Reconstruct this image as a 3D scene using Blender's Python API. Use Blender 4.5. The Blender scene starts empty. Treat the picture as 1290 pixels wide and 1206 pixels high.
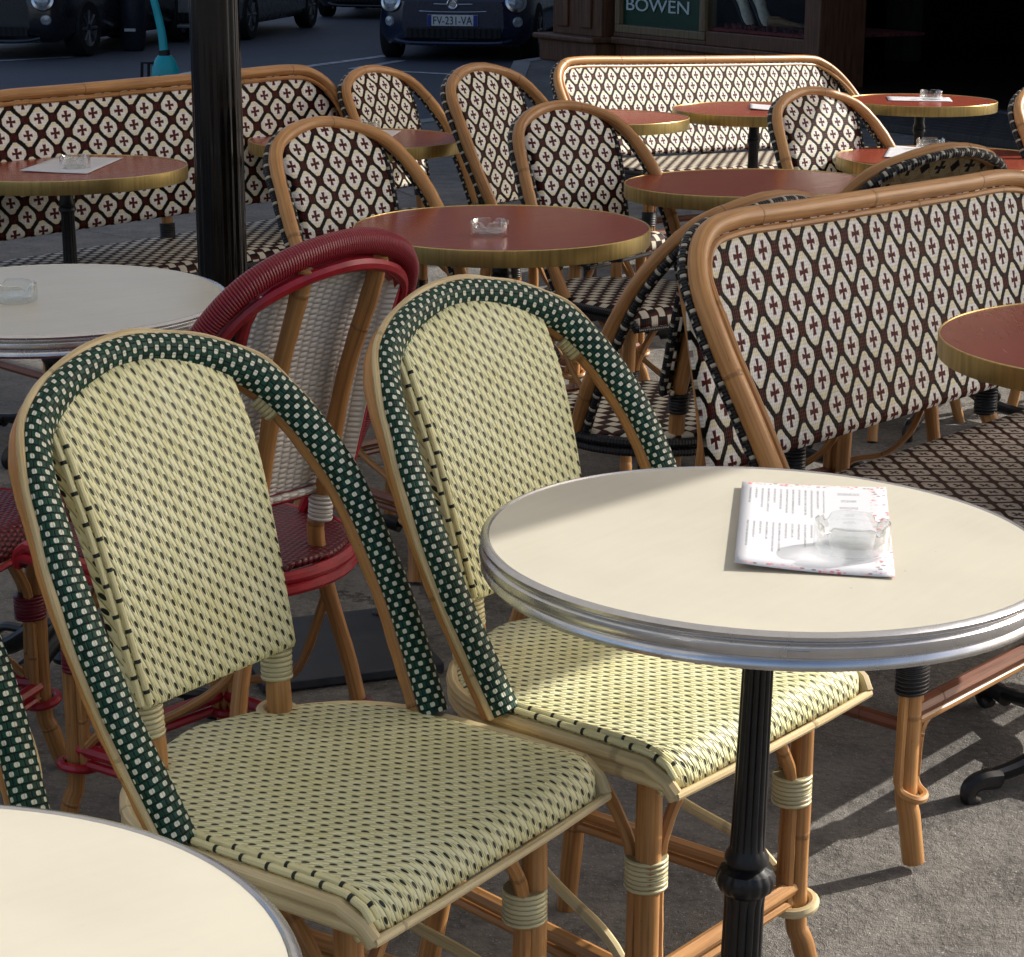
import bpy, math, random, ast
from mathutils import Vector, Matrix
from math import sin, cos, pi, radians as R, sqrt, atan2, floor
random.seed(7)
sc = bpy.context.scene
COL = sc.collection

# ------------------------------------------------------------------ node helpers
class Nodes:
    def __init__(s, name):
        s.m = bpy.data.materials.new(name); s.m.use_nodes = True
        s.nt = s.m.node_tree; s.nt.nodes.clear()
        s.out = s.nt.nodes.new('ShaderNodeOutputMaterial')
    def new(s, t, **kw):
        n = s.nt.nodes.new(t)
        for k, v in kw.items(): setattr(n, k, v)
        return n
    def link(s, a, b): s.nt.links.new(a, b)
    def setin(s, sock, v):
        if isinstance(v, bpy.types.NodeSocket): s.link(v, sock)
        elif isinstance(v, (tuple, list)) and sock.type == 'RGBA' and len(v) == 3: sock.default_value = (*v, 1)
        else: sock.default_value = v
    def math(s, op, *a):
        n = s.new('ShaderNodeMath', operation=op)
        for i, v in enumerate(a): s.setin(n.inputs[i], v)
        return n.outputs[0]
    def ex(s, expr, /, **v):
        def go(e):
            if isinstance(e, ast.Constant): return float(e.value)
            if isinstance(e, ast.Name): return v[e.id] if e.id in v else {'pi': pi}[e.id]
            if isinstance(e, ast.UnaryOp): 
                x = go(e.operand); return -x if isinstance(x, float) else s.math('MULTIPLY', x, -1.0)
            if isinstance(e, ast.BinOp):
                a, b = go(e.left), go(e.right)
                op = {ast.Add: 'ADD', ast.Sub: 'SUBTRACT', ast.Mult: 'MULTIPLY', ast.Div: 'DIVIDE', ast.Pow: 'POWER'}[type(e.op)]
                if isinstance(a, float) and isinstance(b, float):
                    return {'ADD': a+b, 'SUBTRACT': a-b, 'MULTIPLY': a*b, 'DIVIDE': a/b if b else 0, 'POWER': a**b}[op]
                return s.math(op, a, b)
            if isinstance(e, ast.Compare):
                a, b = go(e.left), go(e.comparators[0])
                return s.math('LESS_THAN' if isinstance(e.ops[0], ast.Lt) else 'GREATER_THAN', a, b)
            if isinstance(e, ast.Call):
                f = e.func.id; a = [go(x) for x in e.args]
                if f == 'smooth':
                    n = s.new('ShaderNodeMapRange', interpolation_type='SMOOTHSTEP')
                    s.setin(n.inputs[0], a[2]); s.setin(n.inputs[1], a[0]); s.setin(n.inputs[2], a[1]); return n.outputs[0]
                if f == 'clamp': return s.math('MINIMUM', s.math('MAXIMUM', a[0], 0.0), 1.0)
                return s.math({'sin': 'SINE', 'cos': 'COSINE', 'abs': 'ABSOLUTE', 'floor': 'FLOOR', 'fract': 'FRACT', 'min': 'MINIMUM',
                               'max': 'MAXIMUM', 'mod': 'FLOORED_MODULO', 'sqrt': 'SQRT', 'exp': 'EXPONENT', 'pow': 'POWER'}[f], *a)
        return go(ast.parse(expr, mode='eval').body)
    def uv(s):
        n = s.new('ShaderNodeUVMap', uv_map='UVMap'); sp = s.new('ShaderNodeSeparateXYZ'); s.link(n.outputs[0], sp.inputs[0])
        return sp.outputs[0], sp.outputs[1]
    def obj(s): return s.new('ShaderNodeTexCoord').outputs['Object']
    def pos(s): return s.new('ShaderNodeNewGeometry').outputs['Position']
    def vec(s, x, y=0.0, z=0.0):
        n = s.new('ShaderNodeCombineXYZ')
        for i, v in enumerate((x, y, z)): s.setin(n.inputs[i], v)
        return n.outputs[0]
    def rnd(s): return s.new('ShaderNodeObjectInfo').outputs['Random']
    def noise(s, vec, scale, detail=3, rough=.55):
        n = s.new('ShaderNodeTexNoise'); s.link(vec, n.inputs['Vector'])
        n.inputs['Scale'].default_value = scale; n.inputs['Detail'].default_value = detail; n.inputs['Roughness'].default_value = rough
        return n.outputs[0]
    def vor(s, vec, scale, feature='F1', out='Distance'):
        n = s.new('ShaderNodeTexVoronoi', feature=feature); s.link(vec, n.inputs['Vector']); n.inputs['Scale'].default_value = scale
        return n.outputs[out]
    def wnoise(s, vec):
        n = s.new('ShaderNodeTexWhiteNoise', noise_dimensions='3D'); s.link(vec, n.inputs['Vector']); return n.outputs[0]
    def mix(s, f, a, b):
        n = s.new('ShaderNodeMix', data_type='RGBA')
        s.setin(n.inputs[0], f); s.setin(n.inputs[6], a); s.setin(n.inputs[7], b); return n.outputs[2]
    def bump(s, h, dist, strength=1.0):
        n = s.new('ShaderNodeBump'); s.link(h, n.inputs['Height']); n.inputs['Distance'].default_value = dist
        n.inputs['Strength'].default_value = strength; return n.outputs[0]
    def bsdf(s, color, rough=.5, metal=0., normal=None, spec=.5, coat=0., trans=0., ior=1.45, emit=None):
        n = s.new('ShaderNodeBsdfPrincipled'); s.setin(n.inputs['Base Color'], color); s.setin(n.inputs['Roughness'], rough)
        s.setin(n.inputs['Metallic'], metal); n.inputs['Specular IOR Level'].default_value = spec; n.inputs['Coat Weight'].default_value = coat
        n.inputs['Coat Roughness'].default_value = .12
        n.inputs['Transmission Weight'].default_value = trans; n.inputs['IOR'].default_value = ior
        if normal is not None: s.link(normal, n.inputs['Normal'])
        s.link(n.outputs[0], s.out.inputs[0]); return n

def plain(name, c, rough=.5, metal=0., spec=.5, var=.12, scale=30, coat=0., bump=0.):
    n = Nodes(name); f = n.noise(n.obj(), scale, 4)
    d = tuple(x*(1-var*2) for x in c); l = tuple(min(1, x*(1+var)) for x in c)
    rr = n.ex('r+(f-.5)*.15', r=float(rough), f=f)
    n.bsdf(n.mix(n.ex('smooth(.3,.7,f)', f=f), d, l), rr, metal, n.bump(f, bump) if bump else None, spec, coat)
    return n.m

M = {}
def mat_bamboo(name, dark, light, gloss=.38):
    n = Nodes(name); u, v = n.uv(); r = n.rnd()
    st = n.noise(n.vec(n.ex('u*6+r*40', u=u, r=r), n.ex('v*220', v=v), r), 1.0, 4, .6)
    bl = n.noise(n.vec(n.ex('u*9+r*17', u=u, r=r), n.ex('v*30', v=v)), 1.0, 3)
    c = n.mix(n.ex('clamp(.25+.75*smooth(.3,.7,s)*.8+(b-.5)*.9+(r-.5)*.45)', s=st, b=bl, r=r), dark, light)
    k = n.ex('abs(fract(u/.37+r*3+.13*sin(u*9))-.5)*2', u=u, r=r)          # node rings of the cane
    ring = n.ex('1-smooth(.006,.022,k)', k=k)
    sp = n.noise(n.vec(n.ex('u*60', u=u), n.ex('v*120', v=v)), 1.0, 2)
    spots = n.ex('smooth(.70,.80,s)', s=sp)
    c = n.mix(n.ex('max(ring*.35,spots*.45)', ring=ring, spots=spots), c, tuple(x*.28 for x in dark))
    h = n.ex('s*.25+ring*.6', s=st, ring=ring)
    n.bsdf(c, gloss, 0, n.bump(h, .0015), .45)
    return n.m
M['bamboo'] = mat_bamboo('bamboo', (.25, .110, .034), (.56, .285, .098))
M['cane'] = mat_bamboo('pale_cane', (.46, .33, .15), (.72, .60, .34))
M['brownwood'] = mat_bamboo('red_brown_cane', (.10, .03, .014), (.24, .085, .04))

def mat_weave_cream():
    n = Nodes('cream_weave'); u, v = n.uv()
    wob = n.noise(n.vec(u, v), 22, 2)
    cu = n.ex('u/.0118+(w-.5)*.16', u=u, w=wob); ci = n.ex('floor(c)', c=cu); fu = n.ex('c-i-.5', c=cu, i=ci)
    vv = n.ex('v/.0172+.5*mod(i,2)+(w-.5)*.2', v=v, i=ci, w=wob); fv = n.ex('fract(x)-.5', x=vv)
    dot = n.ex('1-smooth(.6,1.15,pow((fu+.45*fv)/(.175+.16*fv),2)+pow(fv/.27,2))', fu=fu, fv=fv)
    s2 = n.ex('c*2+1.0*vv', c=cu, vv=vv)                                # slanted strands of the twill
    strand = n.ex('abs(sin(pi*s))', s=s2)
    bow = n.ex('.62+.38*cos(2*pi*(fv-.5))', fv=fv)
    h = n.ex('(.35+.65*pow(s,.6))*(1-.9*d)*(.8+.2*b)', s=strand, d=dot, b=bow)
    cell = n.wnoise(n.vec(n.ex('floor(s)', s=s2), n.ex('floor(v)', v=vv)))
    big = n.noise(n.vec(u, v), 9, 3)
    base = n.mix(n.ex('clamp(c*.5+(b-.5)*1.2+.25)', c=cell, b=big), (.76, .72, .36), (.90, .87, .56))
    c = n.mix(n.ex('smooth(.02,.36,s)', s=strand), (.34, .32, .12), base)
    c = n.mix(dot, c, (.012, .024, .014))
    n.bsdf(c, .42, 0, n.bump(h, .0022), .4)
    return n.m
M['weave_cream'] = mat_weave_cream()

def mat_green_edge():
    n = Nodes('green_dotted_binding'); u, v = n.uv()
    w = n.noise(n.vec(u, v), 25, 2)
    cu = n.ex('u/.0082+(w-.5)*.25', u=u, w=w); i = n.ex('floor(c)', c=cu); fu = n.ex('c-i-.5', c=cu, i=i)
    cv = n.ex('v/.0150+.5*mod(i,2)+(w-.5)*.25', v=v, i=i, w=w); fv = n.ex('fract(x)-.5', x=cv)
    dot = n.ex('1-smooth(.75,1.25,pow(abs(fu)/.33,3)+pow(abs(fv)/.185,3))', fu=fu, fv=fv)
    br = n.ex('min(abs(fract(c)-.5)*-1+.5,abs(fract(x*2)-.5)*-1+.5)', c=cu, x=cv)
    gap = n.ex('1-smooth(.02,.14,b)', b=br)
    cn = n.wnoise(n.vec(i, n.ex('floor(x*2)', x=cv)))
    g = n.mix(cn, (.004, .032, .019), (.011, .070, .042))
    c = n.mix(gap, g, (.003, .012, .009)); c = n.mix(dot, c, (.70, .70, .56))
    n.bsdf(c, .45, 0, n.bump(n.ex('1-g*.6+d*.35', g=gap, d=dot), .0016), .22)
    return n.m
M['green_edge'] = mat_green_edge()

def mat_diamond(name, white, cream, black, red, cross, P=.064, Q=.092, k=1.0):
    n = Nodes(name); u, v = n.uv(); w = n.noise(n.vec(u, v), 14, 2)
    U = n.ex('u/%f+(w-.5)*.16' % P, u=u, w=w); V = n.ex('v/%f+(w-.5)*.16' % Q, v=v, w=w)
    # weave steps quantise the outline a little, as the strands do
    a1 = n.ex('abs(fract(U)-.5)', U=U); b1 = n.ex('abs(fract(V)-.5)', V=V)
    a2 = n.ex('.5-a', a=a1); b2 = n.ex('.5-b', b=b1)
    sel = n.ex('(a+b)<.5', a=a1, b=b1)
    du = n.ex('s*a+(1-s)*c', s=sel, a=a1, c=a2); dv = n.ex('s*b+(1-s)*d', s=sel, b=b1, d=b2)
    ed = n.noise(n.vec(n.ex('u*1.0', u=u), v), 160, 1)
    L = n.ex('du+dv+(e-.5)*.05', du=du, dv=dv, e=ed)
    wh = n.ex('(1-smooth(.39,.425,L))*(1-smooth(.315,.345,du))*(1-smooth(.335,.36,dv))', L=L, du=du, dv=dv)
    node = n.ex('min(abs(du-.5)+dv,du+abs(dv-.5))', du=du, dv=dv)
    rd = n.ex('1-smooth(.15,.20,node)', node=node)
    arm1 = n.ex('(1-smooth(.028+dv*.18,.045+dv*.20,du))*(1-smooth(.155,.185,dv))', du=du, dv=dv)
    arm2 = n.ex('(1-smooth(.022+du*.14,.036+du*.16,dv))*(1-smooth(.155,.185,du))', du=du, dv=dv)
    cr = n.ex('max(a,b)*%f' % k, a=arm1, b=arm2)
    tip = n.ex('max(smooth(.20,.24,dv),smooth(.22,.25,du)*.6)', du=du, dv=dv)
    st = n.ex('abs(sin(pi*u/.0052))*.5+abs(sin(pi*v/.0060))*.5', u=u, v=v)
    cn = n.wnoise(n.vec(n.ex('floor(u/.0052)', u=u), n.ex('floor(v/.0120)', v=v)))
    g = n.ex('.72+.28*smooth(.1,.6,s)', s=st)
    wc = n.mix(tip, white, cream); wc = n.mix(n.ex('.28*c', c=cn), wc, tuple(x*.6 for x in white))
    bc = n.mix(n.ex('max(rd,0)', rd=rd), black, n.mix(cn, red, tuple(x*.45 for x in red)))
    c = n.mix(wh, bc, n.mix(cr, wc, cross))
    mul = n.new('ShaderNodeMix', data_type='RGBA', blend_type='MULTIPLY'); mul.inputs[0].default_value = 1
    n.link(c, mul.inputs[6]); gg = n.new('ShaderNodeCombineColor')
    for q in range(3): n.link(g, gg.inputs[q])
    n.link(gg.outputs[0], mul.inputs[7])
    n.bsdf(mul.outputs[2], .5, 0, n.bump(n.ex('s*.5+w*.5', s=st, w=wh), .0016), .08)
    return n.m
M['diamond'] = mat_diamond('diamond_weave', (.86, .835, .775), (.82, .74, .52), (.004, .004, .004), (.062, .010, .008), (.075, .012, .010), P=.067, Q=.069)
for nm, P_, Q_ in (('near', .070, .091), ('left', .086, .084), ('far', .064, .084)):
    M['diamond_'+nm] = mat_diamond('diamond_weave_'+nm, (.86, .835, .775), (.82, .74, .52), (.004, .004, .004), (.070, .010, .008), (.085, .012, .010), P=P_, Q=Q_)
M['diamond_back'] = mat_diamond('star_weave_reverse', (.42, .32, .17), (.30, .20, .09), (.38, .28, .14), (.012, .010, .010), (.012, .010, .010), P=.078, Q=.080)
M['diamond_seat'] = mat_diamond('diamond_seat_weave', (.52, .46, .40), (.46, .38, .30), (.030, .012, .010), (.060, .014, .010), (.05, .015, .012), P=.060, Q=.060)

def mat_rowseat():
    n = Nodes('striped_seat_weave'); u, v = n.uv(); w = n.noise(n.vec(u, v), 20, 2)
    i = n.ex('floor(u/.027+(w-.5)*.3)', u=u, w=w)
    q = n.ex('fract(v/.044+.5*mod(i,2)+(w-.5)*.3)', v=v, i=i, w=w); p = n.ex('abs(fract(u/.027+(w-.5)*.3)-.5)', u=u, w=w)
    wh = n.ex('(1-smooth(.36,.42,p))*(1-smooth(.50,.58,q))', p=p, q=q)
    c = n.mix(wh, n.mix(n.ex('smooth(.7,.8,q)', q=q), (.05, .012, .010), (.012, .010, .010)), (.60, .55, .44))
    n.bsdf(c, .6, 0, n.bump(n.ex('w+abs(sin(pi*u/.006))*.3', w=wh, u=u), .002), .12)
    return n.m
M['rowseat'] = mat_rowseat()

def mat_bind():
    n = Nodes('black_and_white_binding'); u, v = n.uv(); i = n.ex('floor(v/.011)', v=v)
    f = n.ex('fract(u/.030+.5*mod(i,2))', u=u, i=i)
    wh = n.ex('smooth(.78,.82,f)', f=f)
    n.bsdf(n.mix(wh, (.010, .010, .012), (.46, .43, .34)), .4, 0, n.bump(n.ex('abs(sin(pi*u/.006))+w', u=u, w=wh), .0012), .3)
    return n.m
M['bind'] = mat_bind()

def mat_stitch():
    n = Nodes('stitched_cream_cane'); u, v = n.uv(); f = n.ex('fract(u/.034)', u=u); d = n.ex('smooth(.86,.89,f)', f=f)
    g = n.noise(n.vec(n.ex('u*12', u=u), n.ex('v*150', v=v)), 1, 3)
    n.bsdf(n.mix(d, n.mix(g, (.62, .56, .26), (.86, .80, .48)), (.012, .020, .014)), .42, 0, n.bump(n.ex('1-d', d=d), .0015), .4); return n.m
M['stitch'] = mat_stitch()
def mat_wrap(name, c, pitch=.0042, rough=.35, along='u', dark=.45):
    n = Nodes(name); u, v = n.uv(); q = u if along == 'u' else v
    s = n.ex('abs(sin(pi*q/%f))' % pitch, q=q); cn = n.noise(n.vec(n.ex('floor(q/%f)' % pitch, q=q), 0.0), 3.1, 1)
    cc = n.mix(n.ex('smooth(.0,.55,s)', s=s), tuple(x*dark for x in c), n.mix(cn, tuple(x*.8 for x in c), tuple(min(1, x*1.15) for x in c)))
    n.bsdf(cc, rough, 0, n.bump(s, .0016), .5)
    return n.m
M['wrap_maroon'] = mat_wrap('ribbed_maroon_wrap', (.26, .011, .024))
M['lash_cream'] = mat_wrap('cream_lashing', (.72, .64, .36), .0058)
M['lash_black'] = mat_wrap('black_lashing', (.016, .015, .016), .0058)
M['lash_maroon'] = mat_wrap('maroon_lashing', (.18, .012, .024), .0058)
M['lash_white'] = mat_wrap('white_lashing', (.72, .70, .65), .0058)
M['red'] = plain('glossy_red_cane', (.34, .010, .020), .32, 0, .6, .12, 40)

def mat_basket(name, a, b, P=.013, Q=.010):
    n = Nodes(name); u, v = n.uv(); i = n.ex('floor(u/%f)' % P, u=u)
    f = n.ex('abs(fract(v/%f+.5*mod(i,2))-.5)' % Q, v=v, i=i); g = n.ex('abs(fract(u/%f)-.5)' % P, u=u)
    h = n.ex('cos(pi*f)*cos(pi*g*.9)', f=f, g=g); cn = n.noise(n.vec(u, v), 12, 4)
    n.bsdf(n.mix(n.ex('clamp(smooth(.15,.75,h)*.8+(c-.5)*.6)', h=h, c=cn), a, b), .4, 0, n.bump(h, .002))
    return n.m
M['weave_white'] = mat_basket('white_weave', (.55, .54, .51), (.90, .89, .86), .017, .0075)
M['weave_maroon'] = mat_basket('maroon_weave', (.045, .003, .006), (.19, .010, .022))

def mat_top(name, c, rough, spec=.5, var=.06, coat=0.):
    n = Nodes(name); o = n.obj(); px_ = n.new('ShaderNodeSeparateXYZ'); n.link(o, px_.inputs[0])
    wipe = n.noise(n.vec(n.ex('x*4+y*3', x=px_.outputs[0], y=px_.outputs[1]), n.ex('x*-40+y*55', x=px_.outputs[0], y=px_.outputs[1])), 1, 4, .65)
    sm = n.ex('r+(w-.5)*.22', r=float(rough), w=wipe)
    spk = n.vor(o, 38); sid = n.wnoise(n.vor(o, 38, out='Color')); crumb = n.ex('(1-smooth(.03,.075,d))*(i>.93)', d=spk, i=sid)
    f = n.noise(o, 5, 4); g = n.noise(o, 60, 3)
    sc_ = n.noise(n.vec(n.ex('x*1', x=n.new('ShaderNodeSeparateXYZ').outputs[0])), 1, 1) if 0 else None
    d = tuple(x*(1-var*2.5) for x in c)
    stain = n.ex('smooth(.66,.74,g)*.18+smooth(.35,.7,f)*.5', f=f, g=g)
    n.bsdf(n.mix(n.ex('c*.55', c=crumb), n.mix(n.ex('clamp(s+(w-.5)*.35)', s=stain, w=wipe), c, d), tuple(x*.3 for x in c)), sm, 0, None, spec, coat)
    return n.m
M['top_cream'] = mat_top('cream_laminate', (.545, .512, .414), .33, .4)
M['top_red'] = mat_top('oxblood_laminate', (.29, .060, .033), .23, .33)

def mat_metal(name, c, rough, streak=.5, dark=.35, st=90):
    n = Nodes(name); u, v = n.uv(); s = n.noise(n.vec(n.ex('u*%f' % st, u=u), n.ex('v*6', v=v)), 1, 4); b = n.noise(n.vec(n.ex('u*9', u=u), v), 1, 3)
    f = n.ex('clamp((smooth(.35,.75,s)*.7+(b-.4)*.8)*%f)' % streak, s=s, b=b)
    n.bsdf(n.mix(f, c, tuple(x*dark for x in c)), n.ex('r+.25*f', r=float(rough), f=f), 1.0, n.bump(s, .0002))
    return n.m
M['brass'] = mat_metal('aged_brass', (.66, .50, .20), .30, .75, .36)
M['alu'] = mat_metal('polished_aluminium', (.66, .66, .67), .22, .35, .5, 40)
M['iron'] = plain('black_cast_iron', (.010, .010, .011), .36, 0, .55, .2, 60, bump=.0004)
M['post_black'] = plain('black_enamel', (.003, .003, .0035), .09, 0, .5, .2, 25)

def mat_glass():
    n = Nodes('clear_glass'); g = n.new('ShaderNodeBsdfGlass'); g.inputs['IOR'].default_value = 1.45; g.inputs['Roughness'].default_value = .01
    g.inputs['Color'].default_value = (.97, .985, .98, 1)
    t = n.new('ShaderNodeBsdfTransparent'); t.inputs[0].default_value = (.965, .975, .972, 1)
    gl = n.new('ShaderNodeBsdfGlossy'); gl.inputs['Roughness'].default_value = .04
    lw = n.new('ShaderNodeLayerWeight'); fac = n.ex('.03+.55*pow(f,3.5)', f=lw.outputs['Facing'])
    m1 = n.new('ShaderNodeMixShader'); n.link(fac, m1.inputs[0]); n.link(t.outputs[0], m1.inputs[1]); n.link(gl.outputs[0], m1.inputs[2])
    m2 = n.new('ShaderNodeMixShader'); m2.inputs[0].default_value = .30; n.link(m1.outputs[0], m2.inputs[1]); n.link(g.outputs[0], m2.inputs[2])
    n.link(m2.outputs[0], n.out.inputs[0]); return n.m
M['glass'] = mat_glass()

def mat_menu():
    n = Nodes('printed_menu'); u, v = n.uv()
    col = n.ex('u/.042', u=u); ci = n.ex('floor(c)', c=col); fc = n.ex('abs(fract(c)-.5)', c=col)
    r1 = n.wnoise(n.vec(ci, 1.0)); r2 = n.wnoise(n.vec(ci, 2.0)); tex = n.noise(n.vec(n.ex('u*60', u=u), n.ex('v*190', v=v)), 1, 2)
    ink = n.ex('(1-smooth(.10,.22,fc))*smooth(.40,.50,t)*(u>.05)*(u<.57)', fc=fc, t=tex, u=u)
    blk = n.ex('max((v<.93)*(v>(.58+.22*a)),(v<.50)*(v>(.16+.26*b)))', v=v, a=r1, b=r2)
    tl = n.ex('abs(fract(v/.085)-.5)', v=v); rw = n.wnoise(n.vec(n.ex('floor(v/.085)', v=v), 5.0))
    ttl = n.ex('(1-smooth(.12,.22,q))*(abs(u-.735)<(.03+.05*r))*(v>.30)*(v<.92)*smooth(.4,.5,t)*.55', q=tl, u=u, r=rw, v=v, t=n.noise(n.vec(n.ex('u*150', u=u), n.ex('v*60', v=v)), 1, 2))
    fl = n.vor(n.vec(n.ex('u*27', u=u), n.ex('v*44', v=v)), 1.0); fid = n.vor(n.vec(n.ex('u*27', u=u), n.ex('v*44', v=v)), 1.0, out='Color')
    sep = n.new('ShaderNodeSeparateColor'); n.link(fid, sep.inputs[0])
    edge = n.ex('max(smooth(.875,.895,u),max(smooth(.955,.975,v),1-smooth(.025,.05,v)))', u=u, v=v)
    flower = n.ex('e*(1-smooth(.36,.48,f))*(r>.18)', e=edge, f=fl, r=sep.outputs[0])
    pink = n.mix(n.ex('g>.62', g=sep.outputs[1]), (.68, .18, .22), (.30, .26, .27)); pink = n.mix(n.ex('b>.6', b=sep.outputs[2]), pink, (.80, .45, .45))
    c = n.mix(n.ex('max(i*b*.75,t)', i=ink, b=blk, t=ttl), (.62, .62, .645), (.17, .17, .20)); c = n.mix(flower, c, pink)
    n.bsdf(c, .45, 0, None, .35); return n.m
M['menu'] = mat_menu()
M['paper'] = plain('white_paper', (.64, .64, .665), .5, var=.03)

def mat_ground(name, lo, hi, sc1, speck=.3, bumpd=.006, crack=True):
    n = Nodes(name); p = n.pos()
    a = n.noise(p, sc1, 5, .6); b = n.noise(p, sc1*7, 4, .6); g = n.vor(p, sc1*17); g2 = n.vor(p, sc1*60); big = n.noise(p, .9, 4)
    f = n.ex('clamp(.5+(a-.5)*1.3+(b-.5)*1.0+(big-.5)*.9)', a=a, b=b, big=big)
    c = n.mix(f, lo, hi)
    pit = n.ex('smooth(.60,.72,b)*smooth(.45,.65,a)', a=a, b=b)
    c = n.mix(n.ex('pit*.65', pit=pit), c, tuple(x*.45 for x in lo))
    c = n.mix(n.ex('(1-smooth(.12,.34,g))*(q>.55)*%f' % speck, g=g, q=n.wnoise(n.vor(p, sc1*17, out='Color'))), c, tuple(min(1, x*1.6) for x in hi))
    h = n.ex('a*1.0+b*.55+g2*.12-pit*.4', a=a, b=b, g2=g2, pit=pit)
    if crack:
        ck = n.vor(p, .8, 'DISTANCE_TO_EDGE')
        k = n.ex('(1-smooth(.001,.006,c+(b-.5)*.05))*smooth(.48,.62,big)', c=ck, b=b, big=big)
        c = n.mix(n.ex('k*.5', k=k), c, tuple(x*.45 for x in lo)); h = n.ex('h-k*.6', h=h, k=k)
    n.bsdf(c, n.ex('.70+(a-.5)*.3', a=a), 0, n.bump(h, bumpd), .35); return n.m
M['pavement'] = mat_ground('worn_pavement', (.052, .047, .041), (.285, .262, .228), 9, .5, .012)
M['asphalt'] = mat_ground('road_asphalt', (.058, .064, .078), (.092, .098, .114), 9, .15, .003)
M['kerb'] = mat_ground('granite_kerb', (.20, .19, .18), (.36, .35, .33), 8, .3, .004, False)
M['roadpaint'] = plain('worn_road_paint', (.50, .50, .50), .7, var=.25, scale=9)

def mat_fabric():
    n = Nodes('shade_canvas'); d = n.new('ShaderNodeBsdfDiffuse'); d.inputs[0].default_value = (.80, .78, .72, 1)
    t = n.new('ShaderNodeBsdfTranslucent'); t.inputs[0].default_value = (.80, .78, .74, 1)
    m = n.new('ShaderNodeMixShader'); m.inputs[0].default_value = .38
    n.link(d.outputs[0], m.inputs[1]); n.link(t.outputs[0], m.inputs[2]); n.link(m.outputs[0], n.out.inputs[0]); return n.m
M['canvas'] = mat_fabric()

def mat_wood(name, lo, hi, rough=.45, sx=3., sy=40.):
    n = Nodes(name); o = n.new('ShaderNodeSeparateXYZ'); n.link(n.obj(), o.inputs[0])
    s = n.noise(n.vec(n.ex('(x+y)*%f' % sy, x=o.outputs[0], y=o.outputs[1]), n.ex('z*%f' % sx, z=o.outputs[2])), 1, 5)
    n.bsdf(n.mix(n.ex('smooth(.25,.75,s)', s=s), lo, hi), n.ex('r+(s-.5)*.2', r=float(rough), s=s), 0, n.bump(s, .0015), .4); return n.m
M['shopwood'] = mat_wood('brown_shopfront_wood', (.075, .028, .013), (.17, .078, .038))
M['signframe'] = mat_wood('sign_frame_wood', (.12, .075, .035), (.24, .16, .08))
M['deck'] = mat_wood('grey_deck_wood', (.030, .028, .024), (.065, .06, .05), .6)
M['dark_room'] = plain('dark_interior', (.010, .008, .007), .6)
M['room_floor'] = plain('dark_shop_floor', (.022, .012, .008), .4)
M['signgreen'] = plain('sign_green', (.004, .040, .018), .35)
M['letters'] = plain('pale_letters', (.55, .60, .55), .4, var=.03)
M['stone'] = plain('facade_stone', (.42, .38, .31), .8, var=.12, scale=3, bump=.003)
M['darkglass'] = plain('window_glass', (.012, .014, .016), .06, 0, .7, .05)
def mat_thin():
    n = Nodes('shop_window_pane'); t = n.new('ShaderNodeBsdfTransparent'); t.inputs[0].default_value = (.86, .88, .86, 1)
    gl = n.new('ShaderNodeBsdfGlossy'); gl.inputs['Roughness'].default_value = .02; lw = n.new('ShaderNodeLayerWeight')
    fac = n.ex('.03+.45*pow(f,4)', f=lw.outputs['Facing'])
    m1 = n.new('ShaderNodeMixShader'); n.link(fac, m1.inputs[0]); n.link(t.outputs[0], m1.inputs[1]); n.link(gl.outputs[0], m1.inputs[2]); n.link(m1.outputs[0], n.out.inputs[0]); return n.m
M['pane'] = mat_thin()
def carpaint(name, c): 
    return plain(name, c, .28, .0, .6, .05, 8, coat=.8)
M['car_blue'] = carpaint('dark_blue_paint', (.006, .011, .035)); M['car_dark'] = carpaint('near_black_paint', (.008, .009, .014))
M['car_grey'] = carpaint('silver_grey_paint', (.22, .22, .21)); M['car_black'] = carpaint('black_paint', (.006, .006, .007))
M['tyre'] = plain('rubber', (.008, .008, .008), .75); M['chrome'] = plain('chrome', (.62, .62, .64), .15, 1.0, var=.05)
M['rim'] = plain('alloy_rim', (.28, .28, .29), .35, .9, var=.1); M['plastic'] = plain('black_plastic', (.008, .008, .009), .5)
M['lamp'] = plain('lamp_lens', (.42, .45, .48), .12, .3, .7, .2, 20); M['plate'] = plain('plate_white', (.62, .62, .60), .4, var=.05)
M['ink'] = plain('plate_ink', (.01, .01, .012), .5); M['plateblue'] = plain('plate_blue', (.01, .03, .22), .4)
M['teal'] = plain('teal_paint', (.010, .42, .44), .35, 0, .5, .08, 6); M['bin'] = plain('bin_grey', (.020, .022, .034), .45)
M['shoe_white'] = plain('cream_leather', (.84, .76, .62), .45, var=.08); M['shoe_tan'] = plain('tan_leather', (.34, .19, .09), .45, var=.1)
M['redcloth'] = plain('red_display_cloth', (.16, .03, .03), .8, var=.25, scale=25)
M['steel'] = plain('dark_steel_plate', (.042, .046, .053), .5, .2, bump=.0005)

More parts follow.
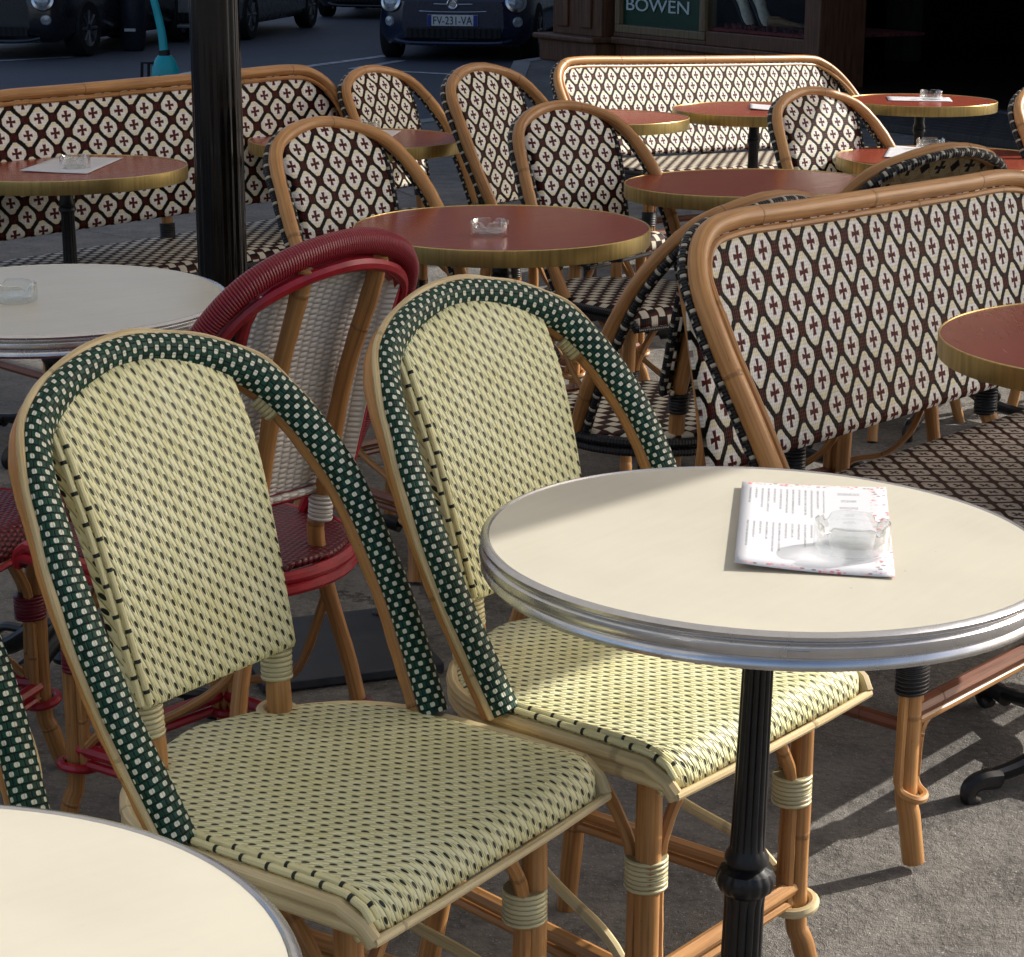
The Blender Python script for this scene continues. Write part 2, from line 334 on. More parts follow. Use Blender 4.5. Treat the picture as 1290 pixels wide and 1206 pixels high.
# ------------------------------------------------------------------ mesh helpers
class MB:
    def __init__(s): s.v = []; s.f = []; s.uv = []; s.mi = []
    def face(s, idx, uvs, mi=0): s.f.append(idx); s.uv.append(uvs); s.mi.append(mi)
    def tube(s, pts, r, n=10, r2=None, rf=None, closed=False, caps=True, frame=None, mi=0, u0=0.):
        pts = [Vector(p) for p in pts]; N = len(pts); r2 = r2 or r
        tan = []
        for i in range(N):
            a = pts[(i-1) % N] if (closed or i > 0) else pts[i]; b = pts[(i+1) % N] if (closed or i < N-1) else pts[i]
            tan.append((b-a).normalized())
        base = len(s.v); L = u0; us = []; ph0 = (pts[0].x*37+pts[0].y*53+r*900) % 6.28
        nv = None
        for i in range(N):
            t = tan[i]
            if frame: nv = Vector(frame[i])
            elif nv is None: nv = t.orthogonal()
            nv = (nv - t*nv.dot(t)).normalized(); bv = t.cross(nv)
            k = rf(i/(N-1)) if rf else (1. if N < 12 or closed or r > .016 else 1+.035*sin(i*.55+ph0)+.025*sin(i*1.7+2*ph0))
            for j in range(n):
                a = 2*pi*j/n; s.v.append(pts[i] + nv*(cos(a)*r*k) + bv*(sin(a)*r2*k))
            if i: L += (pts[i]-pts[i-1]).length
            us.append(L)
        pm = 2*pi*sqrt((r*r+r2*r2)/2)
        for i in range(N if closed else N-1):
            i2 = (i+1) % N; ua, ub = us[i], (us[i2] if i2 > i else us[i]+(pts[0]-pts[-1]).length)
            for j in range(n):
                j2 = (j+1) % n; va, vb = pm*j/n, pm*(j+1)/n
                s.face((base+i*n+j, base+i*n+j2, base+i2*n+j2, base+i2*n+j), ((ua, va), (ua, vb), (ub, vb), (ub, va)), mi)
        if caps and not closed:
            s.face(tuple(base+j for j in reversed(range(n))), tuple((0, 0) for j in range(n)), mi)
            s.face(tuple(base+(N-1)*n+j for j in range(n)), tuple((0, 0) for j in range(n)), mi)
    def lathe(s, prof, n=32, c=(0, 0, 0), mod=None, close=False, mi=0):
        base = len(s.v); m = len(prof); S = [0]
        for i in range(1, m): S.append(S[-1]+sqrt((prof[i][0]-prof[i-1][0])**2+(prof[i][1]-prof[i-1][1])**2))
        for i, (r, z) in enumerate(prof):
            for j in range(n):
                a = 2*pi*j/n; rr, zz = (mod(i, a, r, z) if mod else (r, z))
                s.v.append(Vector((c[0]+rr*cos(a), c[1]+rr*sin(a), c[2]+zz)))
        for i in range(m if close else m-1):
            i2 = (i+1) % m; R0 = max(prof[i][0], prof[i2][0]); sa, sb = S[i], (S[i2] if i2 else S[i]+.01)
            for j in range(n):
                j2 = (j+1) % n; a0, a1 = R0*2*pi*j/n, R0*2*pi*(j+1)/n
                s.face((base+i*n+j, base+i*n+j2, base+i2*n+j2, base+i2*n+j), ((a0, sa), (a1, sa), (a1, sb), (a0, sb)), mi)
    def disc(s, r, z, n=48, up=True, c=(0, 0), rings=1, mi=0):
        base = len(s.v)
        for j in range(n): a = 2*pi*j/n; s.v.append(Vector((c[0]+r*cos(a), c[1]+r*sin(a), z)))
        idx = tuple(base+j for j in range(n)); idx = idx if up else idx[::-1]
        s.face(idx, tuple((s.v[i].x, s.v[i].y) for i in idx), mi)
    def grid(s, rows, uvs, mi=0, flip=False):
        base = len(s.v); n = len(rows[0])
        for r in rows: s.v.extend(Vector(p) for p in r)
        for i in range(len(rows)-1):
            for j in range(n-1):
                q = (base+i*n+j, base+i*n+j+1, base+(i+1)*n+j+1, base+(i+1)*n+j); u = (uvs[i][j], uvs[i][j+1], uvs[i+1][j+1], uvs[i+1][j])
                if flip: q = q[::-1]; u = u[::-1]
                s.face(q, u, mi)
    def box(s, lo, hi, mi=0, mat=None):
        x0, y0, z0 = lo; x1, y1, z1 = hi; b = len(s.v)
        P = [(x0, y0, z0), (x1, y0, z0), (x1, y1, z0), (x0, y1, z0), (x0, y0, z1), (x1, y0, z1), (x1, y1, z1), (x0, y1, z1)]
        s.v.extend((mat @ Vector(p)) if mat else Vector(p) for p in P)
        for q in ((3, 2, 1, 0), (4, 5, 6, 7), (0, 1, 5, 4), (1, 2, 6, 5), (2, 3, 7, 6), (3, 0, 4, 7)):
            ax = {(3, 2, 1, 0): (0, 1), (4, 5, 6, 7): (0, 1), (0, 1, 5, 4): (0, 2), (2, 3, 7, 6): (0, 2)}.get(q, (1, 2))
            s.face(tuple(b+i for i in q), tuple((P[i][ax[0]], P[i][ax[1]]) for i in q), mi)
    def build(s, name, mats, parent=None, smooth=True, angle=40, bevel=0, solid=0, solid_mi=None, loc=None):
        me = bpy.data.meshes.new(name); me.from_pydata([tuple(v) for v in s.v], [], s.f)
        ul = me.uv_layers.new(name='UVMap'); k = 0
        flat = [c for u in s.uv for p in u for c in p]; ul.data.foreach_set('uv', flat)
        for m in (mats if isinstance(mats, (list, tuple)) else [mats]): me.materials.append(M[m])
        me.polygons.foreach_set('material_index', s.mi)
        if smooth:
            me.polygons.foreach_set('use_smooth', [True]*len(s.f)); me.set_sharp_from_angle(angle=R(angle))
        me.update()
        o = bpy.data.objects.new(name, me); COL.objects.link(o)
        if parent: o.parent = parent
        if loc: o.location = loc
        if solid:
            md = o.modifiers.new('shell', 'SOLIDIFY'); md.thickness = solid; md.offset = -1
            if solid_mi is not None: md.material_offset = solid_mi
        if bevel:
            md = o.modifiers.new('bevel', 'BEVEL'); md.width = bevel; md.segments = 2; md.limit_method = 'ANGLE'
        return o

def thing(name, label, cat, loc=(0, 0, 0), rot=0., group=None, scale=1.):
    o = bpy.data.objects.new(name, None); o.empty_display_size = .1; COL.objects.link(o); o.location = loc
    o.rotation_euler = rot if isinstance(rot, tuple) else (0, 0, rot)
    o.scale = (scale,)*3; return tag(o, label, cat, group)
def tag(o, label, cat, group=None):
    o['label'] = label; o['category'] = cat
    if group: o['group'] = group
    return o
def structure(o): o['kind'] = 'structure'; return o
KIDS = {}
def copy_tree(o, parent=None):
    c = o.copy(); COL.objects.link(c)
    if parent: c.parent = parent
    for ch in [x for x in bpy.data.objects if x.parent == o]: copy_tree(ch, c)
    return c
def cat(pts, n=10):
    P = [Vector(p) for p in pts]; P = [2*P[0]-P[1]]+P+[2*P[-1]-P[-2]]; o = []
    for i in range(1, len(P)-2):
        a, b, c, d = P[i-1:i+3]
        for k in range(n):
            t = k/n; o.append(.5*((2*b)+(c-a)*t+(2*a-5*b+4*c-d)*t*t+(3*b-a-3*c+d)*t**3))
    o.append(P[-2]); return o
def mirror(p): return (-p[0], p[1], p[2])

def lash(name, m, parent, p, axis, a, b, L, xdir=(1, 0, 0), rings=6):
    """bound turns of split cane round a bundle of poles"""
    mb = MB(); ax = Vector(axis).normalized(); p = Vector(p); K = rings*6
    pts = [p+ax*(L*(i/K-.5)) for i in range(K+1)]
    mb.tube(pts, a, 16, r2=b, rf=lambda t: .955+.055*abs(sin(pi*rings*t)), frame=[xdir]*(K+1))
    return mb.build(name, m, parent)

# ------------------------------------------------------------------ chairs
HB = [(.211, .026, .455), (.227, .098, .60), (.216, .175, .74), (.158, .255, .845)]
def hoop_pts(n=14): return cat([mirror(p) for p in HB]+[(0, .291, .884)]+HB[::-1], n)
def hoop_frames(pts):
    fr = []
    for i, p in enumerate(pts):
        t = (pts[min(i+1, len(pts)-1)]-pts[max(i-1, 0)]).normalized()
        c = Vector((0, p.y, min(p.z, .64))); o = p-c
        o = (o-t*o.dot(t)).normalized(); nn = t.cross(o)
        if nn.y > 0 or (abs(nn.y) < .2 and nn.z < 0): nn = -nn
        fr.append((t, o, nn))
    return fr
def panel_y(z): d = z-.545; return .153+.26*d+.035*max(0, d/.33)**4
def panel_w(z): return .130+.018*min(1, max(0, (z-.545)/.23))

STY = dict(
 green=dict(panel='weave_cream', back='weave_cream', seat='weave_cream', lash='lash_cream', pole='bamboo', rim='cane', stretch='bamboo', edge='green_edge'),
 brown=dict(panel='diamond', back='diamond_back', seat='rowseat', lash='lash_black', pole='bamboo', rim='bind', stretch='brownwood', edge='bind'),
 red=dict(panel='weave_white', back='weave_white', seat='weave_maroon', lash='lash_maroon', pole='bamboo', rim='red', stretch='red', edge='wrap_maroon'))

def seat_half(y):
    if y <= .03: return .211
    return .211*sqrt(max(0., 1-((y-.03)/.178)**2))
def make_chair(kind, label, group):
    S = STY[kind]; root = thing('bistro_chair', label, 'chair', group=group)
    hp = hoop_pts(); fr = hoop_frames(hp)
    # hoop
    if kind == 'green':
        mb = MB(); mb.tube([p-f[2]*.020+f[1]*(-.006+.007*max(0, min(1, (.80-p.z)/.15))) for p, f in zip(hp, fr)], .0138, 10); mb.build('hoop_frame', 'bamboo', root)
        mb = MB(); mb.tube([p+f[2]*.002 for p, f in zip(hp, fr)], .0208, 16, r2=.0132, frame=[f[1] for f in fr]); mb.build('woven_edging', 'green_edge', root)
        rr = random.Random(3)
        mb = MB(); wob = [.0008*sin(i*.9)+.0012*sin(i*.37) for i in range(len(hp))]
        mb.tube([p+f[1]*(.0208+w)+f[2]*(-.004+w) for p, f, w in zip(hp, fr, wob)], .0045, 8); mb.build('edge_cane', 'cane', root)
    elif kind == 'brown':
        mb = MB(); mb.tube([p+f[2]*.004 for p, f in zip(hp, fr)], .0150, 10); mb.build('hoop_frame', 'bamboo', root)
        mb = MB(); mb.tube([p-f[2]*.018-f[1]*.002 for p, f in zip(hp, fr)], .0088, 10, frame=[f[1] for f in fr]); mb.build('woven_edging', 'bind', root)
    else:
        mb = MB(); mb.tube([p-f[2]*.006+f[1]*.004 for p, f in zip(hp, fr)], .0165, 12, r2=.015, frame=[f[1] for f in fr]); mb.build('wrapped_hoop', 'wrap_maroon', root)
        mb = MB(); mb.tube([p-f[2]*.010-f[1]*.024 for p, f in zip(hp, fr)], .0085, 8); mb.tube([p+f[2]*.008-f[1]*.026 for p, f in zip(hp, fr)], .0085, 8); mb.build('inner_hoop', 'red', root)
    # backrest panel
    wid = 1.0 if kind != 'brown' else 1.06
    zt = .878 if kind == 'green' else (.884 if kind == 'brown' else .868)
    mb = MB(); rows = []; uvs = []; NZ, NX = 26, 22
    for i in range(NZ+1):
        t = i/NZ; rw = []; ru = []
        for j in range(NX+1):
            q = j/NX*2-1
            top = zt-.034*abs(q)**2.2
            z = .545+(top-.545)*t; w = panel_w(z)*wid; x = q*w
            y = panel_y(z)-(.0 if kind == 'green' else .0)
            e = max(0, (abs(q)-.90)/.10); y += .020*e*e
            rw.append((x, y, z)); ru.append((x, z*1.03))
        rows.append(rw); uvs.append(ru)
    # rolled lower edge
    lo = []; lu = []
    for k in range(1, 5):
        a = k/4*pi; lo.append([(p[0], p[1]+.010*(1-cos(a)), .545-.010*sin(a)) for p in rows[0]]); lu.append([(u[0], u[1]-.008*k) for u in uvs[0]])
    rows = lo[::-1]+rows; uvs = lu[::-1]+uvs
    mb.grid(rows, uvs); bk = [S['panel']] if S['back'] == S['panel'] else [S['panel'], S['back']]
    pan = mb.build('backrest', bk, root, angle=60, solid=.006, solid_mi=(1 if len(bk) > 1 else None))
    if kind != 'green':                      # bound loop round the panel
        loop = []
        for t in range(15): z = .54+(.80-.54)*t/14; loop.append((panel_w(z)*wid+.002, panel_y(z)+.012, z))
        top = [(panel_w(.85)*wid*q, panel_y(zt-.03*abs(q)**2.2)+.010, zt-.034*abs(q)**2.2-.004) for q in [cos(pi*k/16)*.98 for k in range(1, 16)]]
        path = loop+top+[mirror(p) for p in loop[::-1]]
        mb = MB(); mb.tube(path, .0085, 8, closed=True); mb.build('panel_binding', 'bind' if kind == 'brown' else 'red', pan)
    if kind == 'green':                      # stitched canes down both panel edges
        for s in (-1,):
            for dx, dy, ph in ((.001, .004, 0.), (.0085, -.0005, .017)):
                mb = MB(); mb.tube([(s*(panel_w(z)-dx), panel_y(z)+dy-.003, z) for z in [.545+.29*q/20 for q in range(21)]], .0036, 8, u0=ph); mb.build('edge_stitch', 'stitch', pan)
    # rear legs that rise as the back posts
    for s in (-1, 1):
        px = .062 if kind == 'red' else .102
        P = [(s*.150, .215, 0), (s*.128, .178, .25), (s*px, .166, .46), (s*(px+.006), panel_y(.55)+.024, .55), (s*(px+.010), panel_y(.70)+.024, .70), (s*(px+.014), panel_y(.82)+.026, .815)]+([(s*(px+.014), panel_y(.862)+.020, .862)] if kind == 'red' else [])
        mb = MB(); mb.tube(cat(P, 8), .0145 if kind != 'red' else .013, 10); lg = mb.build('rear_leg', S['pole'], root)
        lash('lashing', 'lash_white' if kind == 'red' else S['lash'], lg, (s*(px+.003), .172, .518), (s*.05, .06, 1), .0185, .0185, .036, rings=5)
        lash('lashing', S['lash'], lg, (s*.132, .186, .215), (-s*.09, -.15, 1), .020, .018, .035)
        if kind == 'green' and s > 0:
            i = min(range(len(hp)), key=lambda i: abs(hp[i].z-.815)+(0 if hp[i].x*s > 0 else 9)); f = fr[i]
            lash('lashing', S['lash'], lg, hp[i]-f[2]*.022-f[1]*.007, f[0], .0182, .0182, .030, xdir=f[1], rings=4)
    # seat
    ys = [-.185+.185*0+(.205+.185)*(1-(1-k/18)**1.5) for k in range(19)]
    prof = []; L = 0
    for k in range(6): a = pi/2*(1-k/5)*.98; prof.append((-.185-.030*sin(a), .430+.030*cos(a)))
    prof = [(-.2155, .419)]+prof
    pr = prof+[(y, .46) for y in ys[1:]]
    rows = []; uvs = []
    for i, (y, z) in enumerate(pr):
        if i: L += sqrt((y-pr[i-1][0])**2+(z-pr[i-1][1])**2)
        w = max(seat_half(y), .012); rw = []; ru = []
        for j in range(25):
            q = j/12-1; cr = .010*max(0, abs(q)-.86)/.14 if y < -.17 else 0
            dome = .006*(1-q*q)*(1 if y > -.15 else .3)
            rw.append((q*w, y+cr*1.5, z+dome-(.006*((abs(q)-.9)/.1)**2 if abs(q) > .9 else 0))); ru.append((q*w, L))
        rows.append(rw); uvs.append(ru)
    mb = MB(); mb.grid(rows, uvs, flip=False); seat = mb.build('seat', S['seat'], root, angle=60, solid=.010)
    # rim canes round the sides and the back
    mb = MB(); path = [(.205, -.214, .418), (.209, -.205, .432), (.213, -.18, .447), (.215, -.10, .448), (.215, 0, .448)]
    path += [(.215*cos(a), .03+.182*sin(a), .448) for a in [pi/2*k/10 for k in range(1, 11)]]
    path = path+[mirror(p) for p in path[::-1][1:]]
    rim = 'cane' if kind == 'green' else ('red' if kind == 'red' else 'lash_black')
    mb.tube(path, .0088, 8); mb.tube([(p[0]*.99, p[1], p[2]-.017 if p[1] > -.19 else p[2]-.006) for p in path], .0088, 8)
    mb.tube([(-.207, -.217, .416), (-.1, -.219, .415), (.1, -.219, .415), (.207, -.217, .416)], .0052, 8); mb.build('seat_rim', rim, seat)
    if kind == 'green':
        for s in (-1, 1):
            for dz in (0, .0125):
                mb = MB(); mb.tube([(s*.103+.021*cos(a), .168+.021*sin(a), .446+dz+.004*sin(a)) for a in [2*pi*k/20 for k in range(20)]], .0062, 8, closed=True); mb.build('cane_loop', 'cane', seat)
    if kind == 'green':
        for s in (-1,):
            for dx, ph in ((.002, 0.), (.0105, .017)):
                mb = MB(); P_ = [(s*(.207-dx), -.2135, .436), (s*(.2085-dx), -.205, .449), (s*(.209-dx), -.185, .4575)]+[(s*(seat_half(y)-dx-.001), y, .4590+dx*.28) for y in [-.165+.25*q/16 for q in range(17)]]
                mb.tube(P_, .0042, 8, u0=ph); mb.build('edge_stitch', 'stitch', seat)
    # front legs with side canes and lashings
    for s in (-1, 1):
        P = [(s*.186, -.172, 0), (s*.170, -.158, .07), (s*.163, -.150, .13), (s*.163, -.150, .445)]
        mb = MB(); mb.tube(cat(P, 7), .0148, 10)
        for d, e in ((0, 1), (1, 0)):          # bowed side canes: one towards the other front leg, one towards the back
            ox, oy = (-s*.021, .0) if d == 0 else (0, .021)
            bx, by = (-s*.085, 0) if d == 0 else (0, .085)
            x, y = s*.163, -.150
            mb.tube(cat([(x+ox, y+oy, .125), (x+ox, y+oy, .20), (x+ox, y+oy, .29), (x+ox+bx*.25, y+oy+by*.25, .345), (x+ox+bx, y+oy+by, .425)], 7), .0078, 8)
        lg = mb.build('front_leg', S['pole'], root)
        lash('lashing', S['lash'], lg, (s*.1555, -.1420, .285), (0, 0, 1), .0262, .0255, .040, rings=6)
        mb = MB(); mb.tube([(s*.162+.0265*cos(a), -.148+.0265*sin(a), .124+.004*cos(a)) for a in [2*pi*q/22 for q in range(22)]], .0072, 8, closed=True); mb.build('cane_ring', 'bamboo' if kind == 'brown' else ('cane' if kind == 'green' else 'red'), lg)
    # stretchers
    mb = MB(); F = .163
    for z, r in ((.150, .0105), (.130, .0072)):
        mb.tube([(-F, -.150, z), (F, -.150, z)], r, 8)
        for s in (-1, 1): mb.tube([(s*F, -.150, z), (s*.135, .190, z+.01)], r, 8)
        mb.tube([(-.137, .188, z+.04), (.137, .188, z+.04)], r, 8)
    mb.build('stretcher', S['stretch'], root)
    mb = MB()
    bx_ = .128+((.062 if kind == 'red' else .102)-.128)*.71
    for s in (-1, 1): mb.tube(cat([(s*bx_, .168, .40), (s*(bx_+.003), .12, .30), (s*.138, .03, .23), (s*.158, -.08, .19), (s*.163, -.12, .16)], 6), .007, 8)
    mb.build('arch_brace', 'bamboo' if kind != 'green' else 'cane', root)
    return root

GRP_G = 'green edged cream bistro chairs'; GRP_B = 'brown diamond weave bistro chairs'; GRP_R = 'red framed bistro chairs'
def place(o, x, y, deg, s, label):
    o.location = (x, y, 0); o.rotation_euler = (0, 0, R(deg)); o.scale = (s,)*3; o['label'] = label; return o
g0 = make_chair('green', '', GRP_G)
place(g0, -.189, 2.059, 55.3, 1., 'green edged cream chair with its whole seat and back clear of any table')
c2 = copy_tree(g0); place(c2, .148, 2.40, 50.1, 1., 'green edged cream chair whose sunlit seat slides under the cream table with the menu')
c3 = copy_tree(g0); place(c3, -.598, 1.765, 52, 1., 'green edged chair cut by the left edge, only its hoop arm showing')
b0 = make_chair('brown', '', GRP_B)
BR = [(.290, 4.985, 42, 1.003, 'diamond weave chair just behind the right end of the oxblood table with a lone ashtray'),
      (-.203, 6.267, 57.2, 1., 'small far diamond weave chair right beside the end of the left bench'),
      (.137, 5.777, 55.5, 1.047, 'far diamond weave chair with a sunlit lower corner, in front of the blue car'),
      (-.215, 4.36, 50, 1.025, 'large diamond weave chair back just above the red hooped chair'),
      (.985, 5.56, 40, .992, 'diamond weave chair between the sunlit bench and the oxblood table, rounded top clear'),
      (1.665, 5.64, 45, 1., 'sunlit diamond weave chair cut off by the right edge'),
      (.667, 4.236, 214.6, 1.036, 'diamond weave chair seen from behind, its top arch just over the right bench rail'),
      (.25, 3.757, 222.1, .996, 'diamond weave chair seen from behind, tilted arch beside the left end of the right bench')]
for i, (x, y, a, s, lb) in enumerate(BR):
    o = b0 if i == 0 else copy_tree(b0)
    place(o, x, y, a, s, lb); o.rotation_euler.y = R([1.2, 0, 0, 1.6, 1.0, 0, 0, -1.0][i])
r0 = make_chair('red', '', GRP_R)
place(r0, -.454, 2.858, 229, 1.05, 'red hooped chair with white woven back seen from behind, between the two green chairs')
r1 = copy_tree(r0); place(r1, -.95, 3.02, 72, 1., 'red chair at the left edge under the ashtray table, only maroon seat and leg showing')
r0.scale = (.89, 1.0, 1.06); r0.location.x += .018

# ------------------------------------------------------------------ benches
def make_bench(name, label, loc, deg, L, k, ys, tilt, seatmat, weave, lean=.4, z0=.50, inset=.05):
    root = thing(name, label, 'bench', loc, (0, -tilt, R(deg)))
    root.rotation_mode = 'XYZ'
    h = L/2; r = [(h, .03, .455), (h, .03+.075*ys, .60*k), (h-.003, .03+.145*ys, .72*k), (h-.03, .03+.205*ys, .81*k), (h-.09, .03+.24*ys, .865*k), (h-.18, .03+.25*ys, .884*k)]
    full = cat([mirror(p) for p in r]+[(-h*.4, .03+.25*ys, .884*k), (h*.4, .03+.25*ys, .884*k)]+r[::-1], 8)
    leg = [(-h-.0, -.03, .36), (-h, 0, .41)]
    fr = []
    for i, p in enumerate(full):
        t = (full[min(i+1, len(full)-1)]-full[max(i-1, 0)]).normalized()
        cx = max(-h+.14, min(h-.14, p.x)); c = Vector((cx, p.y, min(p.z, .884*k-.13))); o = p-c; o = (o-t*o.dot(t)).normalized(); q = t.cross(o)
        fr.append((o, -q if q.y > 0 else q))
    mb = MB(); mb.tube(full, .0165, 10); mb.build('back_frame', 'bamboo', root)
    mb = MB(); mb.tube([p-f[0]*.0215+f[1]*.008 for p, f in zip(full, fr)], .0065, 8); mb.build('inner_cane', 'bamboo', root)
    mb = MB(); mb.tube([p+Vector((.003*(1 if p.x > 0 else -1) if abs(p.x) > h-.1 else 0, .025, -.002)) for p in full], .0095, 10); mb.build('woven_edging', 'bind', root)
    side = cat(r, 6)
    def at(z):
        for a, b in zip(side[:-1], side[1:]):
            if a.z <= z <= b.z+1e-6: t = (z-a.z)/max(1e-6, b.z-a.z); return a.lerp(b, t)
        return side[-1]
    yt = .03+.25*ys
    def back(z): p = at(z).copy(); p.y = yt-(yt-p.y)*lean; return p
    rows = []; uvs = []; NZ = 26; NX = max(12, int(L*24)); z1 = .884*k-.006; S = 0; pv = None
    for i in range(NZ+1):
        z = z0+(z1-z0)*i/NZ; p = back(z); w = p.x-.012
        if pv: S += sqrt((p.y-pv.y)**2+(p.z-pv.z)**2)
        pv = p
        rows.append([(w*(j/NX*2-1), p.y-.004, z) for j in range(NX+1)]); uvs.append([(w*(j/NX*2-1), S) for j in range(NX+1)])
    y0 = rows[0][0][1]; lo = []; lu = []
    for q in range(1, 5): a = pi*q/4; lo.append([(p[0], p[1]+.013*(1-cos(a)), z0-.013*sin(a)) for p in rows[0]]); lu.append([(u[0], -.010*q) for u in uvs[0]])
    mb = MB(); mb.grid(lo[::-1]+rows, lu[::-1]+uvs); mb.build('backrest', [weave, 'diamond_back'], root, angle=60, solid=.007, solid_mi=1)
    # seat
    D = .40; pr = [(-.235, .415), (-.234, .43), (-.226, .447), (-.21, .458)]+[(-.21+.0535*i, .462) for i in range(1, 8)]
    rows = []; uvs = []; S = 0
    for i, (y, z) in enumerate(pr):
        if i: S += sqrt((y-pr[i-1][0])**2+(z-pr[i-1][1])**2)
        rows.append([((h-.004)*(j/NX*2-1), y, z) for j in range(NX+1)]); uvs.append([(h*(j/NX*2-1), S) for j in range(NX+1)])
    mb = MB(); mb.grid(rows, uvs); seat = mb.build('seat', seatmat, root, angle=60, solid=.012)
    mb = MB(); yb = pr[-1][0]
    for dz in (0, -.018): mb.tube([(-h, yb, .45+dz), (-h-.002, -.20, .447+dz), (-h+.01, -.236, .425+dz), (h-.01, -.236, .425+dz), (h+.002, -.20, .447+dz), (h, yb, .45+dz)], .009, 8, closed=True)
    mb.build('seat_rim', 'lash_black', seat)
    # legs
    xs = [-h+inset, 0., h-inset] if L > 1.3 else [-h+inset, h-inset]
    for x in xs:
        mb = MB(); mb.tube(cat([(x+.012, -.205, 0), (x+.004, -.198, .07), (x, -.19, .14), (x, -.19, .44)], 6), .0165, 10)
        for ox in (-.022, .022): mb.tube(cat([(x+ox, -.19, .13), (x+ox, -.19, .22), (x+ox, -.19, .33), (x+ox*1.6, -.19, .38), (x+ox*4, -.19, .42)], 5), .0075, 8)
        mb.tube(cat([(x-.022, -.19, .14), (x-.022, -.195, .118), (x-.012, -.216, .108), (x+.012, -.216, .108), (x+.022, -.195, .118), (x+.022, -.19, .14)], 5), .0065, 8)
        lg = mb.build('front_leg', 'bamboo', root)
        lash('lashing', 'lash_black', lg, (x, -.19, .29), (0, 0, 1), .031, .022, .05, rings=8)
    for x in ([-h+.06, 0., h-.06] if L > 1.3 else [-h+.06, -h+.30, h-.30, h-.06]):
        zt = .80*k; p2 = back(zt); pm = back(.56)
        P = [(x, .21, 0), (x, .17, .30), (x, pm.y+.025, .47), (x, pm.y+.028, .56), (x*.985, back(.68*k).y+.028, .68*k), (x*.97, p2.y+.03, zt)]
        mb = MB(); mb.tube(cat(P, 6), .0165, 10); lg = mb.build('rear_leg', 'bamboo', root)
        lash('lashing', 'lash_black', lg, (x, pm.y+.023, .475), (0, .03, 1), .022, .022, .055, rings=8)
    mb = MB()
    mb.tube([(xs[0], -.19, .235), (xs[-1], -.19, .235)], .0135, 8); mb.tube([(-h+.05, .18, .22), (h-.05, .18, .22)], .0125, 8)
    for x in xs: mb.tube([(x, -.19, .21), (x, .18, .215)], .011, 8)
    mb.build('stretcher', 'brownwood', root)
    mb = MB()
    for a, b in zip(xs[:-1], xs[1:]): mb.tube(cat([(a+.024, -.192, .13), (a+.026, -.192, .185), (a+.045, -.192, .212), (a+.12, -.192, .216), (b-.12, -.192, .216), (b-.045, -.192, .212), (b-.026, -.192, .185), (b-.024, -.192, .13)], 6), .0075, 8)
    mb.build('arch_brace', 'bamboo', root)
    return root
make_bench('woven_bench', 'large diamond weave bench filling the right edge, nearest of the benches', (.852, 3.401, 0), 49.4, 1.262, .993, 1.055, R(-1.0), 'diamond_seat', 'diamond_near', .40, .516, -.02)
make_bench('woven_bench', 'long diamond weave bench at the left behind the black post', (-.869, 5.729, 0), 46.5, 1.354, 1.007, .564, R(1.08), 'rowseat', 'diamond_left', .5, .535)
make_bench('woven_bench', 'sunlit diamond weave bench before the shop sign, glowing pale against the dark doorway', (.914, 7.854, 0), 41.3, 1.625, .908, 1.247, R(-2.1), 'rowseat', 'diamond_far', .45, .475)
for o in bpy.data.objects:
    if o.name.startswith('woven_bench'): o['group'] = 'diamond weave terrace benches'

# ------------------------------------------------------------------ tables
def column(root, top=.70):
    mb = MB(); n = 48
    prof = [(.033, .06), (.036, .07), (.030, .085), (.034, .10), (.034, .12)]
    prof += [(.0255, .135), (.0235, .15), (.0225, .30), (.023, .312), (.0285, .318), (.0315, .325), (.0315, .333), (.028, .340), (.021, .344), (.0245, .350), (.0245, .356), (.0195, .366)]
    prof += [(.0190, .40), (.0178, .50), (.0168, .600), (.0190, .606), (.0222, .610), (.0222, .616), (.0195, .621), (.0215, .626), (.0175, .640), (.0175, .694)]
    def flute(i, a, r, z):
        if .14 < z < .31 or .38 < z < .602: r = r*(1-.13*(1-abs(sin(7*a)))**1.5)
        elif .317 < z < .344: r = r*(1+.05*abs(cos(8*a)))
        return r, z
    mb.lathe(prof, 112, mod=flute); mb.build('column', 'iron', root, angle=30)
    for k in range(4):
        a = pi/4+k*pi/2+.35; d = Vector((cos(a), sin(a), 0)); up = Vector((0, 0, 1)); sd = Vector((-sin(a), cos(a), 0))
        P = [d*0.0174+up*.12, d*0.0696+up*.105, d*0.1392+up*.062, d*0.2088+up*.044, d*0.2668+up*.040]
        mb = MB(); mb.tube(cat(P, 6), .020, 10, r2=.024, rf=lambda t: 1-.42*t)
        mb.tube(cat([d*0.2494+up*.034, d*0.2842+up*.038, d*0.3039+up*.030, d*0.3062+up*.014, d*0.2900+up*.004], 5), .017, 10, r2=.020, rf=lambda t: 1-.35*t)   # paw toe
        mb.tube(cat([d*0.1044+up*.10, d*0.1450+up*.098, d*0.1682+up*.082, d*0.1566+up*.066, d*0.1369+up*.07], 5), .009, 8)                               # scroll
        mb.build('foot', 'iron', root)
